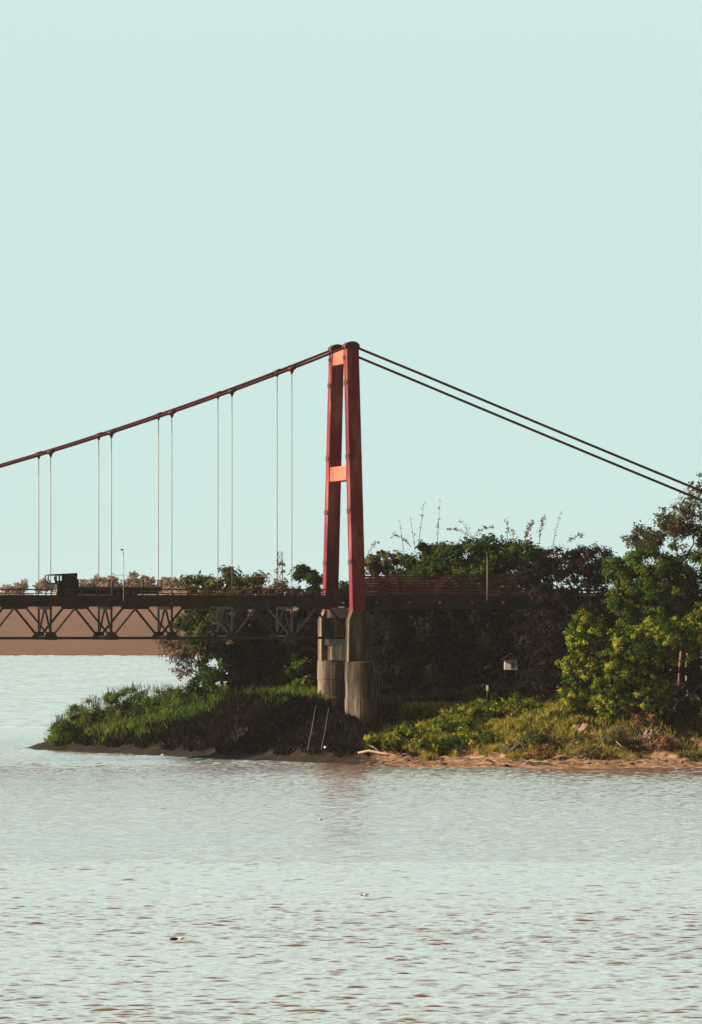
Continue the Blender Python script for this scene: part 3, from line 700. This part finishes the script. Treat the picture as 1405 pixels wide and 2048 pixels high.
# ------------------------------------------------------------------ bare stalks and dead branches on the skyline
def stalk(px0, py0, px1, py1, Y, label, leaves, curl=0.0, r=.05):
    a, b_ = P(px0, py0, Y), P(px1, py1, Y)
    root = empty('dry_stalk', a); tag(root, label, 'dry stalk', 'dry stalks above the trees')
    mb = MB(); pts = []
    for i in range(7):
        t = i / 6; p = a.lerp(b_, t); p.x += curl * math.sin(t * math.pi * .5) * t * (b_ - a).length; p.z -= abs(curl) * t ** 3 * (b_ - a).length * .5
        pts.append(p)
    mb.tube(pts, [r * (1 - .7 * i / 6) for i in range(7)], 5); mb.build('stem', MT['twig'], root)
    C = []
    for i in range(leaves):
        t = random.uniform(.25, 1) ; k_ = min(5, int(t * 6)); p = pts[k_].lerp(pts[k_ + 1], t * 6 - k_)
        C.append((p.x + random.gauss(0, .17), p.y + random.gauss(0, .2), p.z + random.gauss(0, .15)))
    V = leaf_quads(np.array(C), .2, .3, -.2); quads_object('leaves', V, RG.uniform(0, 1, len(C)), LM['pink'], root, root.location)
st = 'bare stalk rising '
stalk(838, 1085, 849, 1004, 775, 'taller of two faint stalks over the domed tree, on its near tower side', 14)
stalk(874, 1100, 881, 998, 775, 'tallest bare stalk standing in the gap between domed and broad trees', 26)
stalk(808, 1100, 799, 1040, 777, 'leaning bare stalk between the loose pale tree and domed tree', 6)
stalk(830, 1090, 820, 1030, 777, 'thin faint stalk leaning away from the domed tree', 5)
stalk(822, 1095, 812, 1055, 774, 'drooping dry frond arching over the domed tree shoulder', 60, -.7)
stalk(948, 1085, 934, 1028, 770, 'bare forked branch over the broad tree near its bamboo end', 16, -.3)
stalk(944, 1080, 930, 1040, 769, 'dry branch arching with withered leaves at the broad tree end', 50, -.9)
stalk(946, 1080, 952, 1036, 768, 'dry branch curling over with one withered leaf cluster', 46, .8)
stalk(1016, 1080, 1014, 1036, 770, 'dry flower stalk on top of the broad tree mound', 40, 0)
stalk(1027, 1080, 1027, 1058, 770, 'short brown stalk on top of the broad tree mound', 30, 0)
stalk(1050, 1085, 1054, 1038, 770, 'bushy brown dry plant on the broad tree', 130, .25, .07)
stalk(1080, 1085, 1080, 1028, 770, 'tall brown stalk with hanging withered leaf at the broad tree end', 80, .15)
stalk(1108, 1085, 1116, 1022, 768, 'thin single stalk with flat top between broad tree and purple tree', 12, .1)
stalk(1135, 1085, 1150, 1062, 735, 'pale arching dry frond on top of the purple brown tree', 50, .6)
stalk(736, 1110, 740, 1075, 780, 'faint arching frond right beside the near tower leg', 30, .5)

# slender lattice mast overgrown with climbers
mY = 800; a = P(560, 1188, mY); tp = P(560, 1104, mY)
mast = empty('lattice_mast', (a.x, mY, ground_z(a.x, mY) - .3)); tag(mast, 'slender lattice mast with climbing plants behind the deck near the tower', 'mast')
mb = MB()
corners = [(-1, -1), (1, -1), (1, 1), (-1, 1)]
zb = ground_z(a.x, mY) - .3
def mw(z): return .62 - .32 * (z - zb) / (tp.z - zb)
zs = list(np.linspace(zb, tp.z, 15))
for cx, cy in corners:
    mb.bar((a.x + cx * mw(zb), mY + cy * mw(zb), zb), (a.x + cx * mw(tp.z), mY + cy * mw(tp.z), tp.z), .09, .09)
for i in range(len(zs) - 1):
    z0, z1 = zs[i], zs[i + 1]
    for j in range(4):
        c0, c1 = corners[j], corners[(j + 1) % 4]
        if i % 2: c0, c1 = c1, c0
        mb.bar((a.x + c0[0] * mw(z0), mY + c0[1] * mw(z0), z0), (a.x + c1[0] * mw(z1), mY + c1[1] * mw(z1), z1), .06, .06)
        mb.bar((a.x + c0[0] * mw(z1), mY + c0[1] * mw(z1), z1), (a.x + c1[0] * mw(z1), mY + c1[1] * mw(z1), z1), .06, .06)
mb.build('frame', MT['twig'], mast)
C, T = clumps([(a.x, mY, P(0, 1165, mY).z, 1.0, 1.0, 1.8), (a.x + .3, mY, P(0, 1130, mY).z, .45, .45, 1.6), (a.x - .2, mY, P(0, 1190, mY).z, 1.8, 1.5, 1.6)], 700, .35)
quads_object('leaves', leaf_quads(C, .2, .5), T, LM['pink'], mast, mast.location)

# ------------------------------------------------------------------ white hut and marker post in the shade
hY = 738; c = P(1022, 1330, hY); gz_ = c.z - 1.6
hut = empty('hut', (c.x, hY, gz_)); tag(hut, 'small white hut half hidden in dark shade under the approach', 'hut')
mb = MB(); mb.frame_box((c.x, hY, c.z + .02), Vector((.80, 0, 0)), Vector((0, .9, 0)), Vector((0, 0, .62))); mb.build('wall', MT['white'], hut)
mb = MB()
for sx in (-1, 1):
    for sy in (-1, 1): mb.frame_box((c.x + sx * .7, hY + sy * .8, c.z - 1.1), Vector((.07, 0, 0)), Vector((0, .07, 0)), Vector((0, 0, .55)))
mb.build('stilts', MT['black'], hut)
mb = MB(); rz = c.z + .65
mb.loft([[Vector((c.x + a_, hY + e, rz + z_)) for a_, z_ in ((-1.1, -.08), (0, .75), (1.1, -.08), (1.1, .02), (0, .87), (-1.1, .02))] for e in (-1.2, 1.2)]); mb.build('roof', MT['black'], hut)
mb = MB(); mb.frame_box((c.x + .2, hY - .91, c.z - .05), Vector((.2, 0, 0)), Vector((0, .03, 0)), Vector((0, 0, .4))); mb.build('door', MT['bark'], hut)
pY = 712; c = P(975, 1376, pY)
sg_ = empty('marker_post', (c.x, pY, c.z - .9)); tag(sg_, 'short pale marker post at the top of the grassy bank', 'post')
mb = MB(); mb.tube([(c.x, pY, c.z - 1.2), (c.x, pY, c.z - .3)], .05, 6); mb.build('pole', MT['bamboo'], sg_)
mb = MB(); mb.frame_box((c.x, pY - .06, c.z), Vector((.14, 0, 0)), Vector((0, .02, 0)), Vector((0, 0, .32))); mb.build('plate', MT['white'], sg_)

# ------------------------------------------------------------------ grass and low plants
def scatter(xr, yr, n, keep):
    x = RG.uniform(*xr, n); y = RG.uniform(*yr, n); d = sdist(x, y)
    k_ = keep(x, y, d); return x[k_], y[k_], d[k_]
def blades(name, x, y, hmin, hmax, w, mat, lean=.35, tone=None, patchy=.25):
    z = height(x, y); n = len(x)
    ln = RG.normal(size=(n, 2)) * lean
    pt = np.zeros(n)
    for lam_, am_ in ((9, .5), (4.2, .6), (2.1, .6), (1.1, .5)):
        for _ in range(3):
            t_ = RG.uniform(0, 6.28); pt += am_ / 3 * np.sin((x * math.cos(t_) + y * math.sin(t_)) * 6.28 / lam_ + RG.uniform(0, 6.28))
    pt = np.clip(.5 + .75 * pt, 0, 1)
    hh_ = RG.uniform(hmin, hmax, n) * (.35 + 1.2 * pt)
    ang = RG.uniform(0, math.pi, n); wx, wy = np.cos(ang) * w, np.sin(ang) * w
    tx, ty = x + ln[:, 0] * hh_, y + ln[:, 1] * hh_
    mx_, my_ = x + ln[:, 0] * hh_ * .35, y + ln[:, 1] * hh_ * .35
    V = np.stack([np.stack([x - wx * .6, y - wy * .6, z - .1], -1), np.stack([mx_ + wx, my_ + wy, z + hh_ * .55], -1),
                  np.stack([tx, ty, z + hh_], -1), np.stack([mx_ - wx, my_ - wy, z + hh_ * .5], -1)], 1)
    T = (tone if tone is not None else 0) + pt * .6 + RG.normal(size=n) * .2 + .1
    return quads_object(name, V, T, mat)
def px_of(x, y): return CX + x / y * F
x, y, d = scatter((-46, 2), (695, 830), 120000, lambda x, y, d: (d > 4.2 + 1.2 * np.sin(x * .8) + 9.5 * np.clip((x + 26.5) / 11, 0, 1)) & (px_of(x, y) < 650) & (d < 40))
tag(blades('island_grass', x, y, .35, 1.15, .075, LM['grass'], tone=.35 * np.clip((-24 - x) / 12, 0, 1)), kind='stuff')
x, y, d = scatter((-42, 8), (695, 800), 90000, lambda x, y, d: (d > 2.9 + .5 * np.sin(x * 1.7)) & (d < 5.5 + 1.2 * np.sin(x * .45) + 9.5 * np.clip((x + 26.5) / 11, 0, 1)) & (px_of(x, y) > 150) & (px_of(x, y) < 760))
tag(blades('bank_undergrowth', x, y, .4, 1.1, .12, LM['shade'], .5), kind='stuff')  # shade of the steep bank painted in by dark blades
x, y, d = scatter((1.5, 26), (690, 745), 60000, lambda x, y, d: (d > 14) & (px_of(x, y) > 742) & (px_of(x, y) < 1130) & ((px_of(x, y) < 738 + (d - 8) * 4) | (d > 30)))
tag(blades('shaded_undergrowth', x, y, .3, .9, .10, LM['shade'], .5), kind='stuff')  # dark blades cover lit soil, painting in shade beside the pier
x, y, d = scatter((1.5, 45), (680, 730), 120000, lambda x, y, d: (d > 11.5 + 2.2 * np.sin(x * .55) + 1.2 * np.sin(x * 1.9) - 5 * np.clip((12 - x) / 10, 0, 1)) & (px_of(x, y) > 738 + (d - 8) * 4) & (px_of(x, y) < 1440) & (d < 36)
                   & (RG.random(len(x)) < np.clip(1.25 - (px_of(x, y) - 980) / 260, .12, 1)))
tag(blades('shore_grass', x, y, .25, .75, .06, LM['ygrass'], .5), kind='stuff')

def shrub(px, py, rx, ry, Y, n, leaf, mat, label, plume=0, name='shrub', group=None, clump=.45):
    bl = blobs_px([(px, py, rx, ry), (px - rx * .4, py + ry * .4, rx * .6, ry * .6), (px + rx * .45, py + ry * .35, rx * .6, ry * .65)], Y)
    z0 = ground_z(bl[0][0], Y) - .15
    z0 = min(z0, bl[0][2] - bl[0][5] * .6)
    root = empty(name, (bl[0][0], Y, z0)); tag(root, label, 'shrub', group)
    C, T = clumps(bl, n, clump, .2)
    quads_object('foliage', leaf_quads(C, leaf, .45, .3, outw=clumps.out), T, mat, root, root.location)
    mb = MB(); b0 = Vector((bl[0][0], Y, z0))
    for k_ in range(6):
        b_ = bl[k_ % 3]; limb(mb, b0, (b_[0] + random.uniform(-.5, .5) * b_[3], b_[1] + random.uniform(-.5, .5) * b_[4], b_[2] + b_[5] * .4), .06, .02, 5)
    mb.build('stem', MT['twig'], root)
    if plume:
        Vs = []
        x = bl[0][0] + RG.normal(size=plume) * bl[0][3] * .6; y = Y + RG.normal(size=plume) * bl[0][3] * .4
        zt = bl[0][2] + bl[0][5] * np.sqrt(np.clip(1 - ((x - bl[0][0]) / (bl[0][3] * 1.3)) ** 2, 0, 1)) * RG.uniform(.7, 1.15, plume)
        lx = RG.normal(size=plume) * .3
        w = .03
        V = np.stack([np.stack([x, y, zt - 1.6], -1), np.stack([x + lx * .5 + w, y, zt - .4], -1), np.stack([x + lx, y, zt], -1), np.stack([x + lx * .5 - w, y, zt - .4], -1)], 1)
        quads_object('sprays', V, RG.uniform(0, .7, plume), LM['brown'], root, root.location)
    return root
gI = 'scrub along the crest of the island'
for px, py, rx, ry, Y, lab in (
    (122, 1450, 20, 24, 771, 'lowest feathery shrub at the bare tip of the island'),
    (152, 1436, 26, 30, 771, 'dark brown topped shrub second from the island tip'),
    (190, 1422, 30, 34, 771, 'brown topped shrub where the island crest starts rising'),
    (230, 1408, 32, 36, 770, 'feathery shrub halfway up the island crest'),
    (276, 1398, 36, 36, 770, 'tallest bushy shrub with plumes at the top of the island crest'),
    (322, 1396, 34, 34, 768, 'plumed shrub just past the top of the island crest'),
    (362, 1394, 32, 30, 764, 'green shrub beneath the leaning twiggy tree')):
    shrub(px, py + 9, rx * 1.05, ry + 6, Y - 5, 6500, .14, LM['scrub'], lab, 60, 'riverside_shrub', gI, .6)
gS = 'yellow green shrubs on the sunlit bank'
for px, py, rx, ry, Y, lab in (
    (765, 1482, 30, 20, 696, 'lowest yellow green shrub beside the pale driftwood'),
    (822, 1462, 30, 24, 700, 'yellow green shrub just above the grey twig heap'),
    (905, 1440, 40, 26, 703, 'wide bright shrub in the middle of the sunlit slope'),
    (872, 1482, 34, 18, 694, 'low bushy shrub at the edge of the sand'),
    (965, 1412, 40, 24, 708, 'bright shrub on the crest below the white hut'),
    (955, 1470, 40, 22, 695, 'bright bushy shrub low on the slope beside the dark boulder'),
    (1035, 1408, 40, 26, 708, 'green shrub on the crest next to the purple brown tree'),
    (1095, 1432, 36, 28, 701, 'green shrub under the purple brown tree')):
    shrub(px, py + 4, rx * 1.35, ry * .85, Y, 4200, .15, LM['bright'], lab, 0, 'bank_shrub', gS)
for px, py, rx, ry, lab in ((1075, 1478, 36, 24, 'olive brown shrub behind the dark boulder on the sand'), (1150, 1488, 36, 18, 'olive brown shrub below the pale rocks'),
                            (1228, 1480, 34, 16, 'olive shrub next to the pale leaning stick')):
    shrub(px, py, rx, ry, 690, 1700, .17, LM['olive'], lab, 0, 'olive_shrub')
shrub(1085, 1504, 30, 12, 684, 900, .15, LM['red'], 'low dry brush on the sand beyond the dark boulder', 0, 'dry_brush')
shrub(1185, 1503, 34, 12, 684, 900, .15, LM['olive'], 'low olive scrub growing on the sand below the pale rocks', 0, 'olive_shrub')
shrub(1385, 1508, 30, 12, 683, 900, .15, LM['olive'], 'low olive scrub on the sand beside the reddish brush heap', 0, 'olive_shrub')
shrub(1325, 1488, 40, 24, 691, 1900, .17, LM['red'], 'heap shaped reddish dry brush at the back of the sand', 0, 'dry_brush')
shrub(1285, 1440, 30, 22, 696, 1000, .17, LM['red'], 'dry reddish brush hanging under the big yellow green bush', 0, 'dry_brush')

# ------------------------------------------------------------------ rocks, driftwood and bits
def rock(px, py, rx, ry, Y, mat, label, name='rock', cat='rock', group=None, seed=0):
    rg = np.random.default_rng(seed + int(px)); c = P(px, py, Y); r = (M(rx, Y), M(rx, Y) * .8, M(ry, Y))
    mb = MB(); n, mrow = 12, 7; rings = []
    ph = rg.uniform(0, 6, 6)
    for j in range(mrow):
        th = math.pi * (j + .35) / (mrow - .3)
        ring_ = []
        for i in range(n):
            f = 2 * math.pi * i / n
            k_ = 1 + .18 * math.sin(2 * f + ph[0]) * math.sin(th * 2 + ph[1]) + .14 * math.sin(3 * f + ph[2] + th * 2) + rg.normal() * .06
            ring_.append(Vector((c.x + r[0] * k_ * math.sin(th) * math.cos(f), Y + r[1] * k_ * math.sin(th) * math.sin(f), c.z + r[2] * k_ * math.cos(th))))
        rings.append(ring_)
    mb.loft(list(reversed(rings)))
    o = mb.build(name, MT[mat], None, origin=(c.x, Y, c.z - r[2])); tag(o, label, cat, group); return o
rock(1027, 1506, 24, 16, 688, 'rock', 'dark wedge shaped boulder on the sandy shore')
rock(1082, 1532, 27, 7, 677, 'rock', 'long flat dark rock at the water edge')
rock(1010, 1533, 12, 4, 677, 'rock', 'small dark rock at the water edge beside the long flat one', seed=3)
rock(1162, 1462, 20, 13, 694, 'palerock', 'pale rugged rock in the bank under the yellow green bush')
rock(1198, 1474, 14, 11, 693, 'palerock', 'smaller pale rock next to the rugged one in the bank', seed=2)
rock(1243, 1466, 26, 13, 695, 'rock', 'dark earth lump under the overhanging leaves')
rock(1300, 1478, 14, 18, 692, 'palerock', 'pale upright rock at the edge of the reddish brush', seed=5)
gR = 'pale stones strewn along the sandy shore'
for k_ in range(95):
    px = random.uniform(735, 1400); Y = random.uniform(677, 688)
    X = (px - CX) * Y / F; zz = ground_z(X, Y)
    if zz < .05: continue
    s_ = random.uniform(3, 8); py = HY + (H - zz) * F / Y
    rock(px, py, s_, s_ * .35, Y, 'palerock' if k_ % 4 else 'rock', 'pale stone strewn on the sandy shore' if k_ % 4 else 'dark stone strewn on the sandy shore', 'shore_stone', 'stone', gR if k_ % 4 else 'dark stones strewn along the sandy shore', seed=k_)
def log(pts, r, mat, label, name='driftwood_log', cat='driftwood'):
    mb = MB(); mb.tube(pts, r, 7); o = mb.build(name, MT[mat], None, origin=pts[0]); return tag(o, label, cat)
log([P(716, 1506, 694), P(738, 1502, 694), P(765, 1507, 693), P(803, 1511, 692)], [.1, .17, .14, .06], 'drywood', 'long pale driftwood log lying above the twig heap')
log([P(736, 1489, 695), P(748, 1495, 694.5), P(762, 1505, 694)], [.05, .08, .09], 'drywood', 'short pale branch propped on the long driftwood log')
log([P(1233, 1483, 686), P(1245, 1494, 686), P(1258, 1503, 686)], [.04, .06, .07], 'drywood', 'pale leaning stick in front of the olive shrub')
heap = MB(); 
for k_ in range(90):
    px = random.uniform(716, 840); Y = random.uniform(680, 693); X = (px - CX) * Y / F; z = max(ground_z(X, Y), .05) + random.uniform(0, .35)
    an = random.gauss(0, .5); L = random.uniform(.5, 1.6)
    p = Vector((X, Y, z)); q_ = p + Vector((math.cos(an) * L, math.sin(an) * L, random.gauss(0, .15)))
    heap.tube([p, (p + q_) / 2 + Vector((0, 0, random.uniform(0, .12))), q_], [.05, .045, .02], 5)
tag(heap.build('drift_twigs', MT['twig']), kind='stuff')
def pole(a, b_, label):
    mb = MB(); mb.tube([a, (a + b_) / 2 + Vector((.05, 0, 0)), b_], [.055, .05, .035], 6); o = mb.build('bamboo_pole', MT['bamboo'], None, origin=a); tag(o, label, 'pole')
pole(P(615, 1502, 704), P(632, 1412, 712), 'bamboo pole leaning on the dark bank beside the far pier')
pole(P(643, 1498, 703), P(658, 1416, 711), 'bamboo pole leaning on the dark bank between the two piers')
def float_(px, py, w, mat, label, name='floating_bottle', cat='litter', tilt=.0):
    Y = F * H / (py - HY); c = Vector(((px - CX) * Y / F, Y, .10)); r = M(w, Y) * 1.15
    mb = MB(); ax = Vector((1, .2, tilt)).normalized()
    pr_ = [(-1, .22), (-.92, .34), (-.2, .38), (.35, .34), (.7, .16), (.95, .13), (1, .10)]
    mb.tube([c + ax * (r * a_) for a_, _ in pr_], [r * k_ for _, k_ in pr_], 9)
    return tag(mb.build(name, MT[mat], None, origin=c), label, cat)
float_(349, 1882, 7.5, 'black', 'dark floating block of wood next to a white scrap', 'floating_wood', 'driftwood')
float_(364, 1880.5, 5, 'white', 'white scrap floating beside the dark block of wood', 'floating_scrap', 'litter', .25)
float_(733, 1793, 5, 'white', 'white scrap floating in midstream below the bridge tower', 'floating_scrap')
float_(725, 1794, 3, 'black', 'tiny dark bit floating beside the midstream white scrap', 'floating_wood', 'driftwood')
float_(642, 1641, 3.2, 'white', 'tiny white float on calm water under the tower reflection', 'floating_scrap')
float_(327, 1512.2, 4, 'white', 'white float lying at the water edge of the island', 'floating_scrap')
c = P(651, 1495, 702)
mb = MB(); mb.tube([c + Vector((-.18, 0, 0)), c, c + Vector((.18, 0, 0))], [.08, .16, .1], 8); tag(mb.build('white_float', MT['white'], None, origin=c), 'white float on the dark bank at the foot of the bamboo poles', 'litter')
mb = MB(); a = P(95, 1461, 776); mb.tube([a, P(104, 1463, 776), P(118, 1470, 776)], [.08, .14, .16], 7); tag(mb.build('driftwood_log', MT['bark'], None, origin=a), 'dark log poking out from the island tip', 'driftwood')

# ------------------------------------------------------------------ far trees on the other bank
gF = 'hazy trees on the far bank'
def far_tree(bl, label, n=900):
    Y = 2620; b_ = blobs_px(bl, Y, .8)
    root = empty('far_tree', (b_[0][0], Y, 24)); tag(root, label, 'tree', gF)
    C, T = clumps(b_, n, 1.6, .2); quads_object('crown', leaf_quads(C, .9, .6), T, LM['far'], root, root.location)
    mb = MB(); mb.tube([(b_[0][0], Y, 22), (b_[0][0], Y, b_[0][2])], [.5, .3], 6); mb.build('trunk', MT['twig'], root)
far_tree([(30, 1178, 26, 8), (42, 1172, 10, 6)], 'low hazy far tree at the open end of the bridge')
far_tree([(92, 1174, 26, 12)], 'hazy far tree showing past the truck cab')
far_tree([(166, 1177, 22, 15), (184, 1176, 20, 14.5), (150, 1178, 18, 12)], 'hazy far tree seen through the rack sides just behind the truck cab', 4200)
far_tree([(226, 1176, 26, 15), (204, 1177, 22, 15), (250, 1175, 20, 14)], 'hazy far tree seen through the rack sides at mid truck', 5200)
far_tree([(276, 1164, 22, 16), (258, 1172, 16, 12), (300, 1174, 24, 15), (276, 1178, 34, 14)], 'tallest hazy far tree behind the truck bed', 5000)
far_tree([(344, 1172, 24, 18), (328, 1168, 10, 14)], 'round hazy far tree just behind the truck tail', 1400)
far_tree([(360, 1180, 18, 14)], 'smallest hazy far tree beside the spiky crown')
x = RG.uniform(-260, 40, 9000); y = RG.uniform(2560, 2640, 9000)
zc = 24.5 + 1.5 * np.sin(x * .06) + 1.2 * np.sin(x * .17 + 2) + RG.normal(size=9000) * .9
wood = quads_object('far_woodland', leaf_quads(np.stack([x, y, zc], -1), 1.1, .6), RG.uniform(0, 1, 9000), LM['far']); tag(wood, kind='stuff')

# ------------------------------------------------------------------ air
HZ = True
if HZ:
    m, nt, out = new_mat('haze_air')
    pv = nt.nodes.new('ShaderNodeVolumePrincipled')
    pv.inputs['Color'].default_value = (0.9, 0.86, 0.84, 1); pv.inputs['Density'].default_value = 0.000022; pv.inputs['Anisotropy'].default_value = 0.0
    nt.links.new(pv.outputs[0], out.inputs['Volume'])
    mb = MB(); mb.frame_box((0, 1850, 29.5), Vector((5100, 0, 0)), Vector((0, 3450, 0)), Vector((0, 0, 36.5)))
    hz = mb.build('haze', m); tag(hz, kind='stuff')

# ------------------------------------------------------------------ light
SUN_A, SUN_E = math.radians(-9), math.radians(26)      # from the left, a touch behind the bridge
sd = Vector((-math.cos(SUN_A) * math.cos(SUN_E), math.sin(SUN_A) * math.cos(SUN_E), math.sin(SUN_E)))
L = bpy.data.lights.new('sun', 'SUN'); L.energy = 5.0; L.angle = math.radians(.5); L.color = (1, .85, .64)
lo = bpy.data.objects.new('sun', L); COL.objects.link(lo); lo.rotation_euler = sd.to_track_quat('Z', 'Y').to_euler(); lo.location = (-200, 700, 200)

w = bpy.data.worlds.new('World'); SC.world = w; w.use_nodes = True
nt = w.node_tree
for n in list(nt.nodes): nt.nodes.remove(n)
out = nt.nodes.new('ShaderNodeOutputWorld')
sky = nt.nodes.new('ShaderNodeTexSky'); sky.sky_type = 'NISHITA'; sky.sun_disc = False
sky.sun_elevation = SUN_E; sky.sun_rotation = math.atan2(sd.x, sd.y); sky.dust_density = 3.0; sky.air_density = 1.0
bg = nt.nodes.new('ShaderNodeBackground'); bg.inputs['Strength'].default_value = 0.05
tint = nt.nodes.new('ShaderNodeMix'); tint.data_type = 'RGBA'; tint.blend_type = 'MULTIPLY'; tint.inputs[0].default_value = 1
tint.inputs[7].default_value = (.27, .24, .24, 1); nt.links.new(sky.outputs[0], tint.inputs[6]); nt.links.new(tint.outputs[2], bg.inputs['Color'])
# thin bright overcast veil low in the part of the sky beyond the bridge
tc = nt.nodes.new('ShaderNodeTexCoord'); sp = nt.nodes.new('ShaderNodeSeparateXYZ'); nt.links.new(tc.outputs['Generated'], sp.inputs[0])
def mr(src, a, b_):
    n = nt.nodes.new('ShaderNodeMapRange'); n.interpolation_type = 'SMOOTHSTEP'
    n.inputs['From Min'].default_value = a; n.inputs['From Max'].default_value = b_; nt.links.new(src, n.inputs['Value']); return n.outputs[0]
fz = mr(sp.outputs['Z'], .95, .5); fy_ = mr(sp.outputs['Y'], .0, .75)
mu = nt.nodes.new('ShaderNodeMath'); mu.operation = 'MULTIPLY'; nt.links.new(fz, mu.inputs[0]); nt.links.new(fy_, mu.inputs[1])
vz = mr(sp.outputs['Z'], .06, .4); vs_ = nt.nodes.new('ShaderNodeMath'); vs_.operation = 'MULTIPLY_ADD'; nt.links.new(vz, vs_.inputs[0]); vs_.inputs[1].default_value = .32; vs_.inputs[2].default_value = .605
bg2 = nt.nodes.new('ShaderNodeBackground'); bg2.inputs['Color'].default_value = (0.595, 0.792, 0.757, 1); nt.links.new(vs_.outputs[0], bg2.inputs['Strength'])
mx = nt.nodes.new('ShaderNodeMixShader'); nt.links.new(mu.outputs[0], mx.inputs[0]); nt.links.new(bg.outputs[0], mx.inputs[1]); nt.links.new(bg2.outputs[0], mx.inputs[2])
nt.links.new(mx.outputs[0], out.inputs['Surface'])

# ------------------------------------------------------------------ camera
cam = bpy.data.cameras.new('camera'); co = bpy.data.objects.new('camera', cam); COL.objects.link(co)
co.location = (0, 0, H); co.rotation_euler = (math.radians(90), 0, 0)
cam.sensor_fit = 'HORIZONTAL'; cam.sensor_width = 36; cam.lens = 36 * F / 1405
cam.shift_x = 0; cam.shift_y = (HY - 1024) / 1405
cam.clip_start = 1; cam.clip_end = 20000
SC.camera = co
SC.view_settings.view_transform = 'Standard'; SC.view_settings.look = 'None'; SC.view_settings.exposure = 0.75; SC.view_settings.gamma = 1
SC.render.engine = 'CYCLES'
SC.cycles.use_denoising = True; SC.cycles.max_bounces = 8; SC.cycles.transparent_max_bounces = 16; SC.cycles.volume_bounces = 1
SC.render.filter_size = 1.8
